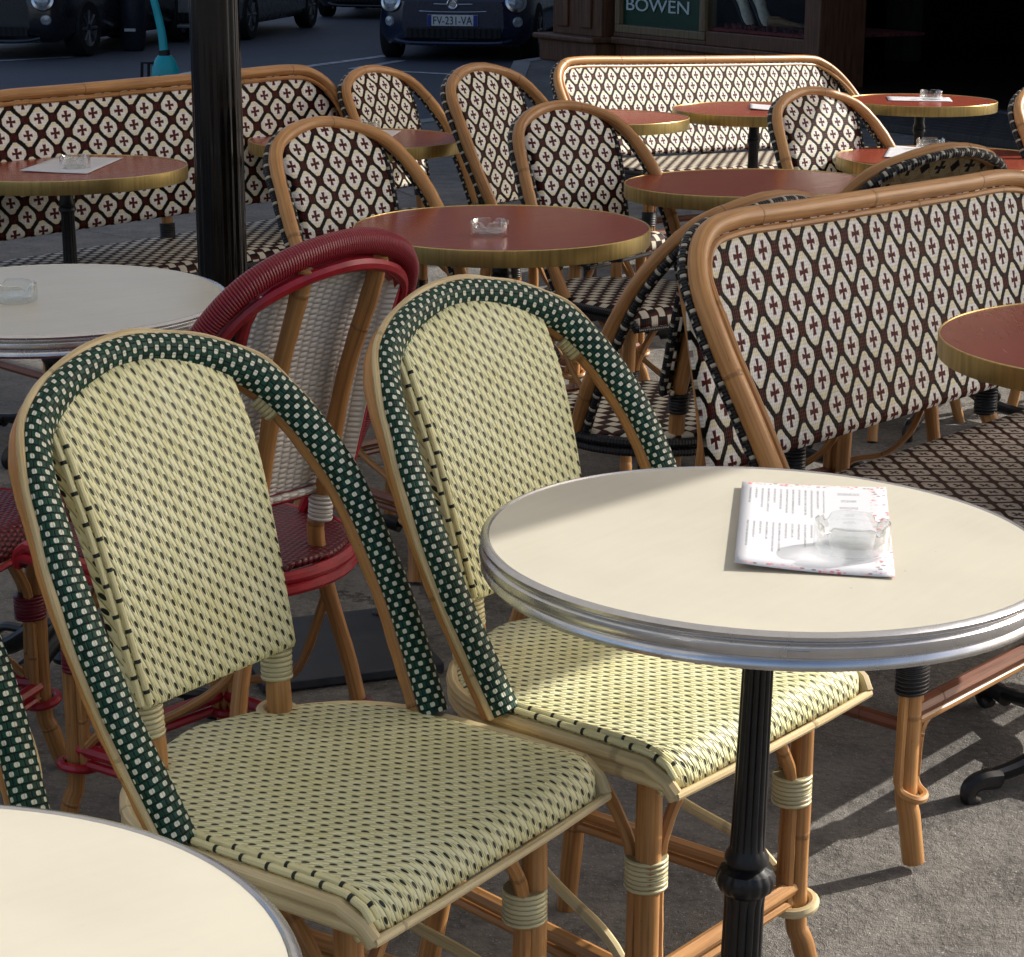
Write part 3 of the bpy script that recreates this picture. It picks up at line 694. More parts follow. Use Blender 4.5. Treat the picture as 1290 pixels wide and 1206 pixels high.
def make_table(kind, label, cx, cy, tx=0, ty=0, Rr=None, feet=0.):
    cream = kind == 'cream'; r = Rr or (.30 if cream else .3104)
    root = thing('bistro_table', label, 'table', (cx+.72*tx, cy+.72*ty, 0), (ty, -tx, feet), 'cream topped bistro tables' if cream else 'oxblood topped brass rimmed bistro tables')
    mb = MB(); inner = r-.009 if cream else r-.0035
    mb.lathe([(0.0005, .7185), (inner*.5, .7185), (inner, .7185), (inner, .700)], 96); mb.build('tabletop', 'top_cream' if cream else 'top_red', root, angle=30)
    if cream:
        prof = [(inner, .7180), (inner+.002, .7200), (r-.004, .7196), (r, .7165), (r-.0005, .713), (r-.0035, .7105), (r-.0035, .7095), (r+.0005, .7065), (r+.0015, .7015), (r+.0005, .6970), (r-.0035, .6945), (r-.0035, .6935), (r-.001, .6905), (r-.0005, .6865), (r-.003, .6825), (r-.012, .6805), (r-.02, .682)]
    else:
        prof = [(inner, .7182), (inner+.0008, .7200), (r-.0008, .7198), (r, .7188), (r+.0003, .688), (r-.001, .6855), (r-.008, .6845), (r-.02, .687)]
    mb = MB(); mb.lathe(prof, 96); rim = mb.build('rim', 'alu' if cream else 'brass', root, angle=35)
    if cream:
        mb = MB(); a = R(-108); T = Matrix.Rotation(a, 4, 'Z') @ Matrix.Translation((r+.0012, 0, .7015))
        mb.box((0, -.010, -.0028), (.0012, .010, .0028), mat=T); mb.build('maker_tag', 'chrome', rim, smooth=False)
    mb = MB(); mb.lathe([(.0005, .700), (.09, .700), (.10, .695), (.03, .688), (.0005, .688)], 24); mb.lathe([(.10, .70), (inner, .6995), (inner, .695), (.10, .695)], 48, close=True); mb.build('underside', 'iron', root)
    column(root)
    return root
TB = {}
def T(k, *a, **kw): TB[k] = make_table(*a, **kw)
T('T1', 'cream', 'sunlit cream table with a printed menu and ashtray, aluminium rim', .2666, 2.0784, -.0191, .0047, feet=.3)
T('T5', 'cream', 'empty sunlit cream table cut by the lower left corner', -.4232, 1.1138, .0043, -.0018)
T('T3', 'cream', 'shaded cream table with one glass ashtray at the left edge', -.784, 3.47, -.0045, .0254)
T('T2', 'red', 'oxblood table with only a glass ashtray, in front of the red hooped chair', -.0237, 4.3068, .001, .0085)
T('T4', 'red', 'oxblood table with a white menu sheet and ashtray, left of the black post', -1.1428, 5.2915, .0111, -.008)
T('T6', 'red', 'oxblood table right of the black post with folded paper and glass ashtray', -.4532, 6.0095, .0057, -.0048)
T('T7', 'red', 'bare oxblood table behind the left end of the right bench', .5804, 5.0582, .0142, -.015)
T('T8', 'red', 'bare oxblood table cut by the right edge in front of the right bench', .9767, 3.173, .0173, -.0072, feet=.95)
T('T9', 'red', 'far oxblood table without anything on it in front of the sunlit bench', .2527, 6.6974, 0, -.0128)
T('T10', 'red', 'small sunlit table with a white paper in front of the sunlit bench', .806, 6.998, 0, 0, Rr=.275)
T('T11', 'red', 'sunlit far table with an ashtray against the dark doorway', 1.429, 7.359, 0, 0, Rr=.265)
T('T12', 'red', 'oxblood table with grey paper and glass ashtray under the dark doorway, right side', 1.1803, 5.5939, -.007, -.0044)

def on_table(k, x, y, z=.7215): return TB[k].matrix_world @ Vector((x, y, z))
bpy.context.view_layer.update()
def unrot(k, x, y):
    a = -TB[k].rotation_euler.z; return x*cos(a)-y*sin(a), x*sin(a)+y*cos(a)

def make_ashtray():
    root = thing('ashtray', '', 'ashtray', group='clear glass ashtrays')
    ro, H = .039, .036; n = 72
    prof = [(.001, .009), (.030, .009), (.0335, .012), (.0350, .020), (.0355, .034), (.0365, .0365), (.0388, .035), (.0392, .030), (.0390, .004), (.037, .0005), (.001, .0005)]
    def notch(i, a, r, z):
        if 3 < i < 8:
            d = abs(((a+pi/4) % (pi/2))-pi/4)*ro
            if d < .0075: z = z-(.010 if z > .030 else .003)*(1-(d/.0075)**2)
        return r, z
    mb = MB(); mb.lathe(prof, n, mod=notch); mb.build('glass_bowl', 'glass', root, angle=50); return root
ash0 = make_ashtray()
AS = [('T1', .083, -.043, .7235, 'clear glass ashtray on the printed menu of the sunlit cream table'), ('T2', -.024, -.116, .7190, 'clear glass ashtray alone on an oxblood table, mirrored in its top'),
      ('T3', -.056, -.03, .7190, 'clear glass ashtray on the shaded cream table at the left edge'), ('T4', .032, -.024, .7205, 'clear glass ashtray on the white menu sheet left of the black post'),
      ('T6', .017, .198, .7205, 'clear glass ashtray on the table just right of the black post'), ('T12', -.019, .209, .7190, 'clear glass ashtray next to grey paper, right side'),
      ('T11', .04, .02, .7205, 'bright sunlit ashtray on the far table against the doorway')]
for i, (k, x, y, z, lb) in enumerate(AS):
    o = ash0 if i == 0 else copy_tree(ash0); x, y = unrot(k, x, y); o.matrix_world = TB[k].matrix_world @ Matrix.Translation((x, y, z)) @ Matrix.Rotation(.35+i, 4, 'Z') @ Matrix.Diagonal((1, 1, .86, 1)); o['label'] = lb
def paper(k, corners, label, m, lift=.0, name='menu_sheet', category='menu'):
    A, B, C, D = [Vector((*unrot(k, *c), 0)) for c in corners]; mb = MB(); n = 12    # A far-left B far-right C near-right D near-left
    rows = []; uvs = []
    for i in range(n+1):
        v = i/n; rw = []; ru = []
        for j in range(n+1):
            u = j/n; p = (D.lerp(C, u)).lerp(A.lerp(B, u), v)
            z = .7200+lift*((1-u)**2*1.0+.25*(2*u-1)**2*(1-v))+.0004
            rw.append((p.x, p.y, z)); ru.append((u, v))
        rows.append(rw); uvs.append(ru)
    mb.grid(rows, uvs); o = mb.build(name, m, None, solid=.0008); o.matrix_world = TB[k].matrix_world.copy()
    return tag(o, label, category)
paper('T1', [(-.003, .207), (.164, .215), (.114, -.126), (-.044, -.105)], 'white printed menu with pink floral border on the sunlit cream table', 'menu', .005)
paper('T4', [(-.066, .246), (.109, .215), (.087, -.15), (-.094, -.087)], 'white paper menu on the oxblood table left of the black post', 'paper', .002)
paper('T6', [(-.043, .296), (.117, .221), (.093, -.057), (-.051, .104)], 'white paper on the oxblood table right of the black post', 'paper', .004)
paper('T12', [(-.117, .283), (-.038, .249), (-.07, .024), (-.19, -.027)], 'pale grey paper beside the ashtray on the right oxblood table', 'paper', .002)
paper('T10', [(.0, .14), (.12, .10), (.10, -.08), (-.02, -.04)], 'sunlit white paper on the small table by the sunlit bench', 'paper', .004)
paper('T11', [(-.10, .12), (.12, .10), (.10, -.06), (-.12, -.04)], 'white paper under the ashtray on the far sunlit table', 'paper', .001)

# ------------------------------------------------------------------ black post and added shade canopy
post = thing('iron_post', 'thick black fluted iron post standing between the left tables', 'post', (-.668, 4.72, 0))
mb = MB(); mb.lathe([(.15, 0), (.15, .05), (.12, .08), (.10, .20), (.085, .28), (.062, .34)], 48); mb.build('base', 'post_black', post)
mb = MB(); mb.lathe([(.058, .33), (.057, .45), (.054, 2.30)], 96, mod=lambda i, a, r, z: (r*(1-.05*(1-abs(sin(8*a)))), z)); mb.build('shaft', 'post_black', post, angle=60)
mb = MB(); mb.lathe([(.056, 2.28), (.075, 2.32), (.075, 2.36), (.06, 2.40), (.09, 2.46), (.09, 2.50), (.001, 2.50)], 48); mb.build('capital', 'post_black', post)

SAZ, SEL = R(28), R(32)
sdir = Vector((cos(SAZ)*cos(SEL), sin(SAZ)*cos(SEL), sin(SEL)))
nv = Vector((-sin(R(46.5)), cos(R(46.5)), 0)); mv = Vector((cos(R(46.5)), sin(R(46.5)), 0))
HA = 2.62; cot = 1/math.tan(SEL)
def edge(c, vec, z): return c + vec.dot(Vector((sdir.x, sdir.y, 0)).normalized())*cot*(HA-z)
n_edge = edge(1.467, nv, .72); m_edge = edge(4.66, mv, .80)
aw = thing('shade_awning', 'unseen pale canvas canopy added to shade the terrace tables', 'shade_awning')  # added out of view; edges solved so its shade falls across the tables
rows = []; uvs = []
for i in range(13):
    m_ = -3.0+(m_edge+3.0)*i/12; rows.append([tuple(nv*(n_edge+(6.3-n_edge)*j/12)+mv*m_+Vector((0, 0, HA+.012*sin(j*2.1)*sin(i*1.7)*(0 < j < 12)*(0 < i < 12)))) for j in range(13)]); uvs.append([(i, j) for j in range(13)])
mb = MB(); mb.grid(rows, uvs); mb.build('canvas', 'canvas', aw)
mb = MB(); q = [nv*n_edge+mv*-3+Vector((0, 0, HA-.02)), nv*n_edge+mv*m_edge+Vector((0, 0, HA-.02)), nv*6.3+mv*m_edge+Vector((0, 0, HA-.02)), nv*6.3+mv*-3+Vector((0, 0, HA-.02))]
mb.tube(q, .022, 10, closed=True); mb.tube([Vector((-.668, 4.72, 2.49)), Vector((-.668, 4.72, 2.60))], .03, 12); mb.build('frame', 'post_black', aw)

o = MB(); o.box((-.17, -.17, 0), (.17, .17, .018)); [o.lathe([(.012, .018), (.012, .026), (.001, .028)], 12, c=(x, y, 0)) for x in (-.13, .13) for y in (-.13, .13)]
o = tag(o.build('base_plate', 'steel', None, bevel=.003), 'dark steel base plate lying on the pavement behind the nearest green chair', 'base plate'); o.location = (-.34, 3.68, .004); o.rotation_euler = (0, 0, R(20))

# ------------------------------------------------------------------ ground, road, kerb
def sheet(name, pts, z, m):
    mb = MB(); mb.v = [Vector((x, y, z)) for x, y in pts]; mb.face(tuple(range(len(pts))), tuple(pts)); return structure(mb.build(name, m, None, smooth=False))
sheet('ground', [(-220, -220), (220, -220), (220, 220), (-220, 220)], -.14, 'asphalt')
KB = [(-40, 5.5), (-12, 9.4), (-1.2, 13.2), (-.15, 14.6), (-.05, 17.5), (.02, 19.6), (.5, 20.6), (20, 32)]
mb = MB(); pts = [(-40, -40), (40, -40), (40, 32)]+KB[::-1]
top = [Vector((x, y, 0)) for x, y in pts]; mb.v = top[:]; mb.face(tuple(range(len(pts))), tuple(pts)); structure(mb.build('pavement', 'pavement', None, smooth=False))
mb = MB()
for (a, b) in zip(KB[:-1], KB[1:]):
    a, b = Vector((*a, 0)), Vector((*b, 0)); d = (b-a).normalized(); nn = Vector((-d.y, d.x, 0))
    for q in (0,):
        base = len(mb.v); P = [a-nn*.14+Vector((0, 0, .004)), b-nn*.14+Vector((0, 0, .004)), b+nn*.02+Vector((0, 0, .004)), a+nn*.02+Vector((0, 0, .004)), a+nn*.02-Vector((0, 0, .14)), b+nn*.02-Vector((0, 0, .14))]
        mb.v += P; mb.face((base, base+1, base+2, base+3), ((0, 0),)*4); mb.face((base+3, base+2, base+5, base+4), ((0, 0),)*4)
structure(mb.build('kerb', 'kerb', None, smooth=False))
def stripe(pts):
    sheet('road_marking', pts, -.136, 'roadpaint')
stripe([(-6.4, 20.0), (-4.55, 21.9), (-4.65, 22.0), (-6.5, 20.1)])
stripe([(-2.15, 20.3), (-1.30, 22.3), (-1.42, 22.35), (-2.27, 20.35)])
stripe([(-1.55, 20.35), (-.35, 19.6), (-.30, 19.7), (-1.5, 20.46)]); stripe([(-1.52, 20.42), (-1.1, 21.6), (-1.2, 21.65), (-1.62, 20.46)])
stripe([(-2.5, 17.6), (-1.15, 18.25), (-1.2, 18.4), (-2.55, 17.75)])

# ------------------------------------------------------------------ shop building (corner at .4,20; frontage runs towards the right foreground)
bld = thing('shop_building', 'stone building with dark brown wooden shopfront and black open doorway', 'building', (.4, 20, 0), R(-60))
def bx(name, boxes, m, parent=bld, bevel=0.): 
    mb = MB()
    for lo, hi in boxes: mb.box(lo, hi)
    return mb.build(name, m, parent, smooth=False, bevel=bevel)
bx('wall', [((0, 0, 2.9), (10.2, .4, 19)), ((0, .4, 0), (.3, 25, 19)), ((9.9, .4, 0), (10.2, 25, 19)), ((.3, 24.7, 0), (9.9, 25, 19)), ((9.2, 0, 0), (10.2, .4, 2.9)), ((-16, 6, 0), (0, 25, 19))], 'stone')  # last box is an unseen wing added to shade the street
bx('roof', [((-.2, -.2, 19), (10.4, 25.2, 19.4))], 'stone')
bx('pilaster', [((.10, -.10, .25), (.95, .40, 2.9)), ((.22, -.13, .32), (.40, -.10, 2.8)), ((.62, -.13, .32), (.80, -.10, 2.8))], 'shopwood', bevel=.01)
bx('plinth', [((.02, -.20, 0), (1.00, .40, .20)), ((-.03, -.25, .20), (1.03, .40, .25))], 'shopwood', bevel=.015)
bx('stall_riser', [((1.03, 0, 0), (3.86, .30, .20)), ((1.03, -.05, .20), (3.86, .30, .26)), ((1.03, -.02, .26), (2.47, .30, .30)), ((2.47, -.02, .26), (3.86, .30, .38))], 'shopwood', bevel=.01)
bx('door_jamb', [((3.86, -.06, 0), (4.06, .40, 2.9)), ((8.6, -.06, 0), (9.2, .4, 2.9)), ((4.06, -.02, 2.5), (8.6, .4, 2.9)), ((1.03, -.02, 2.3), (3.86, .4, 2.9))], 'shopwood', bevel=.01)
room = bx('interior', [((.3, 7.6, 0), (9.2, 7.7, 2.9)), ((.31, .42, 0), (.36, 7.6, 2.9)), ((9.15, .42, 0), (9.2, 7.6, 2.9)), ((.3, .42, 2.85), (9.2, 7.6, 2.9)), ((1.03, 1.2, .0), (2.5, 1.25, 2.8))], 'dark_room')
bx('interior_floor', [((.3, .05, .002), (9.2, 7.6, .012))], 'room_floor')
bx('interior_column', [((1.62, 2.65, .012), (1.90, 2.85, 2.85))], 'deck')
fl = [((4.1, -.45-.13*i-.12, .002), (9.0, -.45-.13*i, .05)) for i in range(9)]
o = bx('wooden_deck', fl, 'deck', None, .004); o.location = (.4, 20, 0); o.rotation_euler = (0, 0, R(-60)); tag(o, 'dark grey slatted boards on the ground before the black doorway', 'deck')
# sign board
sg = bx('sign_frame', [((1.06, -.03, .30), (2.46, .10, .37)), ((1.06, -.03, .37), (1.13, .10, 2.3)), ((2.38, -.03, .37), (2.46, .10, 2.3)), ((1.13, -.03, 2.2), (2.38, .10, 2.3))], 'signframe', bevel=.008)
bx('sign_panel', [((1.13, .02, .37), (2.38, .06, 2.2))], 'signgreen', sg)
def text(body, size, m, parent, loc, rot, ext=.004, name='lettering', width=None, align='CENTER'):
    cu = bpy.data.curves.new(name, 'FONT'); cu.body = body; cu.size = size; cu.extrude = ext; cu.align_x = align
    ob = bpy.data.objects.new(name, cu); COL.objects.link(ob); bpy.context.view_layer.update()
    me = bpy.data.meshes.new_from_object(ob.evaluated_get(bpy.context.evaluated_depsgraph_get())); bpy.data.objects.remove(ob)
    me.materials.clear(); me.materials.append(M[m]); o = bpy.data.objects.new(name, me); COL.objects.link(o); o.parent = parent; o.location = loc; o.rotation_euler = rot
    if width: s = width/max(1e-6, o.dimensions.x); o.scale = (s, 1, 1)
    return o
text('BOWEN', .155, 'letters', sg, (1.68, .014, .50), (pi/2, 0, 0), .003, width=.98)
bx('underline', [((1.63, .012, .645), (2.14, .019, .668))], 'letters', sg)
# show window
bx('window_floor', [((2.47, .03, .385), (3.86, 1.18, .41))], 'redcloth'); 
bx('window_pane', [((2.47, .0, .41), (3.86, .008, 2.3))], 'pane')
bx('window_side', [((2.475, .40, .41), (2.50, 1.18, 2.3))], 'bin')
mb = MB()
for i in range(60):
    x, y = 2.6+1.2*random.random(), .05+.12*random.random(); mb.tube([(x, y, .41), (x+.03*random.uniform(-1, 1), y, .43+.02*random.random())], .018, 6)
mb.build('cloth_ruffle', 'redcloth', bld)
def shoe(label, s, t, rz, m, tilt):
    root = thing('shoe', label, 'shoe', group='shoes in the shop window'); mb = MB()
    secs = [(0, .036, .075, .0), (.03, .042, .082, 0), (.09, .040, .078, 0), (.14, .040, .058, 0), (.20, .048, .044, 0), (.25, .046, .034, 0), (.285, .030, .024, 0), (.297, .008, .014, 0)]
    rows = [[(w*cos(a), y, max(0, h*.5+h*.5*sin(a))+.012) for a in [2*pi*j/16 for j in range(17)]] for y, w, h, _ in secs]
    mb.grid(rows, [[(j/16, y) for j in range(17)] for y, *_ in secs], flip=True); mb.build('upper', m, root)
    mb = MB(); sole = [(w*.98, y) for y, w, h, _ in secs]; b = len(mb.v)
    for z in (0, .014): mb.v += [Vector((w, y, z)) for w, y in sole]+[Vector((-w, y, z)) for w, y in sole[::-1]]
    n = len(sole)*2; mb.face(tuple(range(n))[::-1], ((0, 0),)*n); mb.face(tuple(range(n, 2*n)), ((0, 0),)*n)
    for i in range(n): j = (i+1) % n; mb.face((i, j, n+j, n+i), ((0, 0),)*4)
    mb.build('sole', 'bin', root, smooth=False)
    mb = MB(); mb.tube([(0.034*cos(a), .055+.045*sin(a), .088) for a in [2*pi*k/16 for k in range(16)]], .006, 6, closed=True)
    for k in range(4): mb.tube([(-.026, .115+.018*k, .078-.009*k), (0, .115+.018*k, .084-.009*k), (.026, .115+.018*k, .078-.009*k)], .004, 6)
    mb.build('laces', m, root)
    w = bld.matrix_basis @ Vector((s, t, .415))
    root.location = w; root.rotation_euler = (R(tilt), 0, R(rz)); root.scale = (1.15,)*3
    return root
bpy.context.view_layer.update()
def stand(s, t, hh, label):
    mb = MB(); mb.box((-.14, -.10, 0), (.14, .10, hh)); o = mb.build('display_block', 'bin', None, smooth=False, bevel=.005); o.location = bld.matrix_basis @ Vector((s, t, .411)); o.rotation_euler = (0, 0, R(-60)); return tag(o, label, 'display block')
def hang(root, dz): root.location.z += dz
shoe('pale cream shoe toe down in the shop window, left of the pair', 2.62, .17, -152, 'shoe_white', -48).location.z += .25
shoe('pale cream shoe toe down in the shop window, right of the pair', 2.86, .17, -152, 'shoe_white', -48).location.z += .25
shoe('tan leather shoe lying on the red cloth in the shop window', 3.10, .16, -110, 'shoe_tan', 0)
o = stand(3.35, .55, .20, 'dark display block behind the cream shoes in the shop window')

# ------------------------------------------------------------------ cars
def make_car(name, label, paint, loc, heading, Lc=3.6, W=1.63, H=1.48, detail=False):
    """local frame: nose towards -Y, length Lc"""
    root = thing(name, label, 'car', loc, heading, 'cars parked in the street'); h = W/2
    # body cross-sections along y: (y, half width, z low, z belt, roof z, roof half width)
    secs = [(-.02, .52, .24, .60, .60, .50), (.03, .66, .20, .66, .68, .60), (.12, .76, .17, .72, .76, .66), (.35, .80, .17, .80, .88, .68), (.75, .815, .17, .86, .97, .66), (1.0, .815, .17, .88, 1.06, .62),
            (1.45, .815, .17, .90, 1.42, .55), (2.1, .815, .17, .90, 1.48, .56), (2.8, .815, .17, .92, 1.42, .55), (3.25, .80, .18, .92, 1.18, .60), (3.5, .74, .22, .84, .86, .62), (3.6, .62, .30, .66, .66, .5)]
    ky, kx, kz = Lc/3.6, h/.815, H/1.48; rows = []; uvs = []
    for (y, w, zl, zb, zr, rw) in secs:
        ring = [(-w*.90, zl), (-w, zl+.10), (-w*1.0, (zl+zb)/2), (-w*.985, zb-.06), (-w*.95, zb), (-(w*.95+rw)/2*1.02, zb+(zr-zb)*.5), (-rw, zb+(zr-zb)*.94), (-rw*.6, zr), (0, zr+.01),
                (rw*.6, zr), (rw, zb+(zr-zb)*.94), ((w*.95+rw)/2*1.02, zb+(zr-zb)*.5), (w*.95, zb), (w*.985, zb-.06), (w, (zl+zb)/2), (w, zl+.10), (w*.90, zl), (0, zl-.02), (-w*.90, zl)]
        rows.append([(x*kx, y*ky-Lc/2+.0, z*kz) for x, z in ring]); uvs.append([(i/18, y) for i in range(19)])
    mb = MB(); mb.grid(rows, uvs, flip=True)
    for e, fl in ((0, 1), (-1, 0)):
        b = len(mb.v); mb.v += [Vector(p) for p in rows[e][:18]]; f = tuple(b+i for i in range(18)); mb.face(f if fl else f[::-1], ((0, 0),)*18)
    body = mb.build('body', paint, root, angle=50)
    def pl(name, pts, m, par): 
        mb = MB(); mb.v = [Vector(p) for p in pts]; mb.face(tuple(range(len(pts))), ((0, 0),)*len(pts)); return mb.build(name, m, par, smooth=False, solid=.012)
    for s in (-1, 1):
        X = lambda w, off=.012: s*(w*kx+off)
        pts = [(X(.735), 1.16*ky-Lc/2, .93*kz), (X(.64), 1.52*ky-Lc/2, 1.34*kz), (X(.64), 2.75*ky-Lc/2, 1.34*kz), (X(.72), 3.15*ky-Lc/2, .96*kz)]
        pl('side_window', pts if s < 0 else pts[::-1], 'darkglass', root)
    pl('windscreen', [(-.62*kx, 1.02*ky-Lc/2-.03, .98*kz), (.62*kx, 1.02*ky-Lc/2-.03, .98*kz), (.52*kx, 1.40*ky-Lc/2-.03, 1.40*kz), (-.52*kx, 1.40*ky-Lc/2-.03, 1.40*kz)], 'darkglass', root)
    for s in (-1, 1):
        for y in (.62, 2.92):
            wl = bpy.data.objects.new('wheel', None); COL.objects.link(wl); wl.parent = root; wl.location = (s*(h-.085), y*ky-Lc/2, .29)
            mb = MB(); pr = [(.19, -.09), (.27, -.095), (.29, -.07), (.29, .07), (.27, .095), (.19, .09)]; mb.lathe(pr, 32, close=True); t = mb.build('tyre', 'tyre', wl); t.rotation_euler = (0, s*pi/2, 0)
            mb = MB(); mb.lathe([(.001, .075), (.05, .08), (.06, .06), (.17, .07), (.192, .085), (.192, -.08), (.001, -.08)], 32)
            for k in range(8): a = k*pi/4; mb.tube([(.04*cos(a), .04*sin(a), .075), (.18*cos(a), .18*sin(a), .082)], .018, 6)
            t = mb.build('rim', 'rim', wl); t.rotation_euler = (0, s*pi/2, 0)
        mb = MB(); f = -Lc/2
        mb.lathe([(.001, .05), (.05, .048), (.085, .030), (.10, .0), (.11, -.02), (.001, -.03)], 24); t = mb.build('headlight', 'lamp', root); t.location = (s*.635*kx, f+.035*ky, .60*kz); t.rotation_euler = (pi/2-.25, 0, s*.35)
        mb = MB(); mb.lathe([(.085, .032), (.112, .024), (.116, -.02), (.10, -.02)], 24, close=True); r_ = mb.build('bezel', 'chrome', t)
        mb = MB(); mb.lathe([(.001, .02), (.045, .016), (.056, 0), (.056, -.02)], 20); t = mb.build('fog_lamp', 'lamp', root); t.location = (s*.66*kx, f+.035*ky, .40*kz); t.rotation_euler = (pi/2, 0, s*.5)
    mb = MB()
    for z0, z1, w in ((.225, .345, .50),):
        mb.box((-w*kx, -Lc/2-.035, z0*kz), (w*kx, -Lc/2+.04, z1*kz))
    g = mb.build('lower_grille', 'plastic', root, smooth=False, bevel=.02)
    mb = MB(); xs_ = [(-.47+.94*i/64)*kx for i in range(65)]
    mb.grid([[(x, -Lc/2-.038-.010*((i//2) % 2), z) for i, x in enumerate(xs_)] for z in (.24*kz, .33*kz)], [[(x, z) for x in xs_] for z in (0, 1)]); mb.build('grille_mesh', 'tyre', g, smooth=False, solid=.004)
    mb = MB(); mb.tube(cat([(-.60*kx, -Lc/2+.02, .215*kz), (-.45*kx, -Lc/2-.045, .19*kz), (0, -Lc/2-.055, .185*kz), (.45*kx, -Lc/2-.045, .19*kz), (.60*kx, -Lc/2+.02, .215*kz)], 8), .022, 8); mb.build('bumper_lip', paint, root)
    if not detail: return root
    pt = bpy.data.objects.new('number_plate', None); COL.objects.link(pt); pt.parent = root; pt.location = (0, -Lc/2-.045, .415*kz)
    mb = MB(); mb.box((-.26, -.006, -.055), (.26, .02, .055)); mb.build('plate_board', 'plate', pt, smooth=False, bevel=.004)
    if detail:
        for x in (-.258, .215):
            mb = MB(); mb.box((x, -.009, -.053), (x+.043, -.004, .053)); mb.build('plate_band', 'plateblue', pt, smooth=False)
        text('FV-231-VA', .115, 'ink', pt, (0, -.008, -.040), (pi/2, 0, 0), .002, width=.40)
        mb = MB(); mb.tube(cat([(-.36*kx, -Lc/2+.02, .585), (-.2*kx, -Lc/2-.012, .575), (0, -Lc/2-.026, .572), (.2*kx, -Lc/2-.012, .575), (.36*kx, -Lc/2+.02, .585)], 6), .009, 8)
        mb.tube(cat([(-.50*kx, -Lc/2+.01, .515), (-.25*kx, -Lc/2-.026, .500), (0, -Lc/2-.040, .497), (.25*kx, -Lc/2-.026, .500), (.50*kx, -Lc/2+.01, .515)], 6), .007, 8); mb.build('chrome_strip', 'chrome', root)
        mb = MB(); mb.lathe([(.001, .012), (.03, .012), (.034, .004), (.05, .012), (.058, .008), (.058, -.01)], 28); t = mb.build('emblem', 'chrome', root); t.location = (0, -Lc/2-.035, .578); t.rotation_euler = (pi/2, 0, 0)
    return root
zr = -.14
make_car('parked_car', 'dark blue small car with round lamps facing the camera, number plate readable', 'car_blue', (-.40, 23.30, zr), R(-7), detail=True)
make_car('parked_car', 'near black car at the upper left corner, wheel showing', 'car_dark', (-5.0, 23.6, zr), R(-13), 4.1, 1.78)
make_car('parked_car', 'silver grey car half hidden behind the near black one', 'car_grey', (-3.75, 26.6, zr), R(-10), 4.2, 1.78)
make_car('parked_car', 'black car at the top edge left of the blue one', 'car_black', (-1.75, 32.0, zr), R(-6), 4.2, 1.80)

# ------------------------------------------------------------------ kick scooter and street bin
sc_t = thing('kick_scooter', 'teal electric kick scooter parked at the road edge behind the left bench', 'scooter', (-2.80, 16.9, zr), R(-14))
mb = MB(); mb.tube(cat([(.0, 0, .30), (-.03, .02, .55), (-.10, .03, .85), (-.17, .04, 1.15)], 5), .036, 12, rf=lambda t: 1-.25*t); mb.build('stem', 'teal', sc_t)
mb = MB(); secs = [(.06, .085), (.14, .13), (.24, .12), (.33, .07), (.40, .045)]
mb.lathe([(w*1.0, z) for z, w in [(.16, .10), (.18, .125), (.26, .115), (.33, .085), (.36, .06), (.36, .001)]], 20, mod=lambda i, a, r, z: (r*(1-.25*abs(sin(a))), z)); mb.build('front_fender', 'teal', sc_t)
mb = MB(); mb.tube([(0, 0, .33), (-.008, .004, .40)], .046, 14); mb.build('collar', 'plastic', sc_t)
mb = MB(); mb.lathe([(.05, -.03), (.10, -.034), (.125, -.02), (.125, .02), (.10, .034), (.05, .03)], 28, close=True); t = mb.build('wheel', 'tyre', sc_t); t.location = (0, 0, .126); t.rotation_euler = (0, pi/2, 0)
t2 = copy_tree(t); t2.location = (.10, .95, .126)
mb = MB(); mb.box((-.06, .10, .13), (.16, .85, .19)); mb.build('deck', 'teal', sc_t, bevel=.02, smooth=False)
mb = MB(); mb.tube([(-.40, -.02, 1.16), (-.17, .04, 1.17), (.06, .10, 1.16)], .016, 8); mb.build('handlebar', 'plastic', sc_t)
mb = MB(); mb.tube([(-.10, 0, .30), (-.20, 0, .30), (-.21, 0, .12), (-.13, 0, .10)], .014, 8); mb.tube([(-.15, .02, .30), (-.16, .02, .12)], .012, 8); mb.build('lock_bracket', 'plastic', sc_t)
bn = thing('street_bin', 'slim dark grey street bin with a small white label, left of the scooter', 'bin', (-4.15, 23.0, zr))
mb = MB(); mb.lathe([(.001, .0), (.10, .0), (.14, .05), (.155, .5), (.165, .80), (.175, .82), (.16, .86), (.001, .88)], 24); mb.build('body', 'bin', bn)
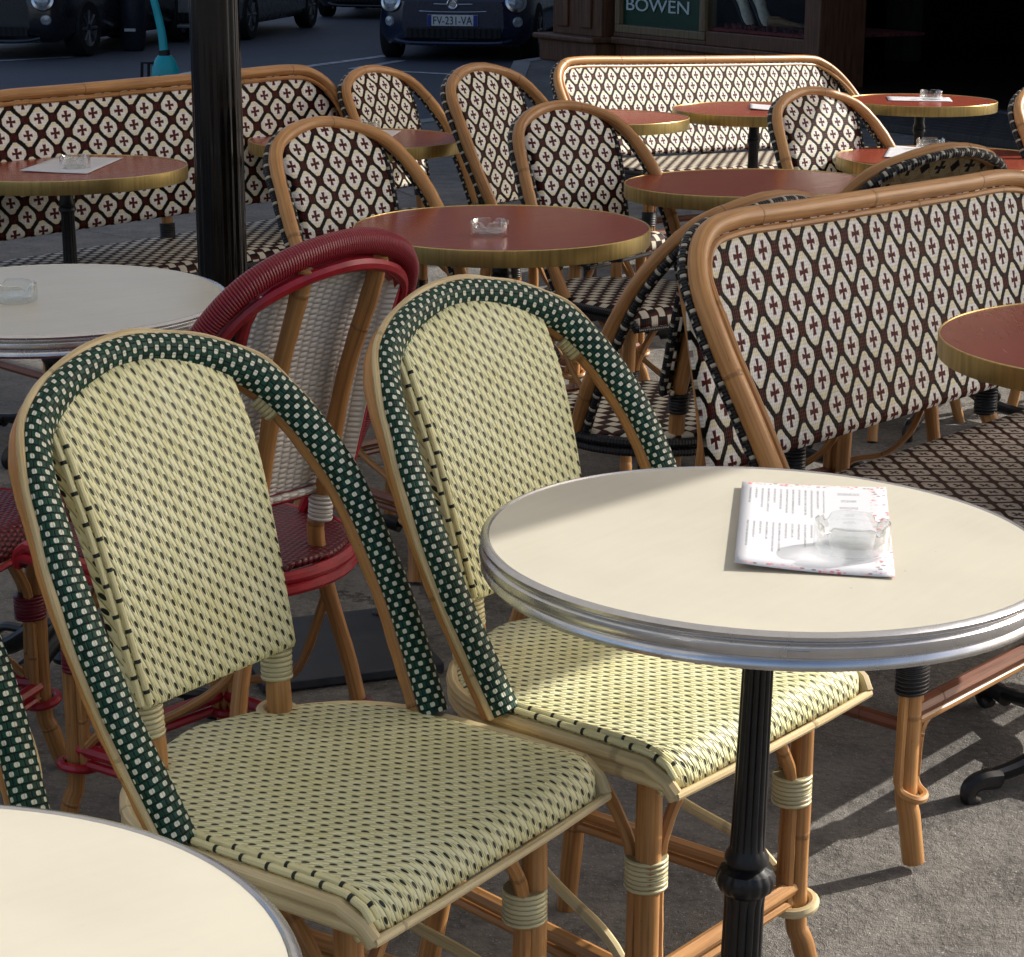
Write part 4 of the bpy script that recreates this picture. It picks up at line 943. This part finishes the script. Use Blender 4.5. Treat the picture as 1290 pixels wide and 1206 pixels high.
mb = MB(); mb.box((-.06, -.165, .215), (.06, -.150, .245)); mb.build('label_strip', 'plate', bn, smooth=False)

# ------------------------------------------------------------------ light
w = bpy.data.worlds.new('World'); sc.world = w; w.use_nodes = True
nt = w.node_tree; nt.nodes.clear(); ow = nt.nodes.new('ShaderNodeOutputWorld'); bg = nt.nodes.new('ShaderNodeBackground'); sk = nt.nodes.new('ShaderNodeTexSky')
sk.sky_type = 'NISHITA'; sk.sun_disc = False; sk.sun_elevation = SEL; sk.sun_rotation = pi/2-SAZ; sk.air_density = .7; sk.dust_density = 3.5; sk.ozone_density = .5
nt.links.new(sk.outputs[0], bg.inputs[0]); nt.links.new(bg.outputs[0], ow.inputs[0]); bg.inputs[1].default_value = .15
ld = bpy.data.lights.new('sun', 'SUN'); ld.energy = 4.7; ld.angle = R(.5); ld.color = (1, .96, .90)
lo = bpy.data.objects.new('sun', ld); COL.objects.link(lo); lo.rotation_euler = sdir.to_track_quat('Z', 'Y').to_euler()

# ------------------------------------------------------------------ camera
cd = bpy.data.cameras.new('camera'); cam = bpy.data.objects.new('camera', cd); COL.objects.link(cam); sc.camera = cam
cd.sensor_fit = 'HORIZONTAL'; cd.sensor_width = 36; cd.lens = 36*2606.75/1290; cd.clip_end = 600; cd.clip_start = .05
pch, rl = 0.2680513, -0.0043825
fwd = Vector((0, cos(pch), -sin(pch))); rt = Vector((1, 0, 0)); dn = Vector((0, -sin(pch), -cos(pch)))
r2 = rt*cos(rl)+dn*sin(rl); d2 = -rt*sin(rl)+dn*cos(rl)
mw = Matrix((r2, -d2, -fwd)).transposed().to_4x4(); mw.translation = (0, 0, 1.3561124); cam.matrix_world = mw

sc.view_settings.view_transform = 'Standard'; sc.view_settings.look = 'None'; sc.view_settings.exposure = .32; sc.view_settings.gamma = 1.0
sc.render.engine = 'CYCLES'; sc.cycles.use_denoising = True; sc.cycles.max_bounces = 10; sc.cycles.transparent_max_bounces = 12; sc.cycles.sample_clamp_indirect = 6
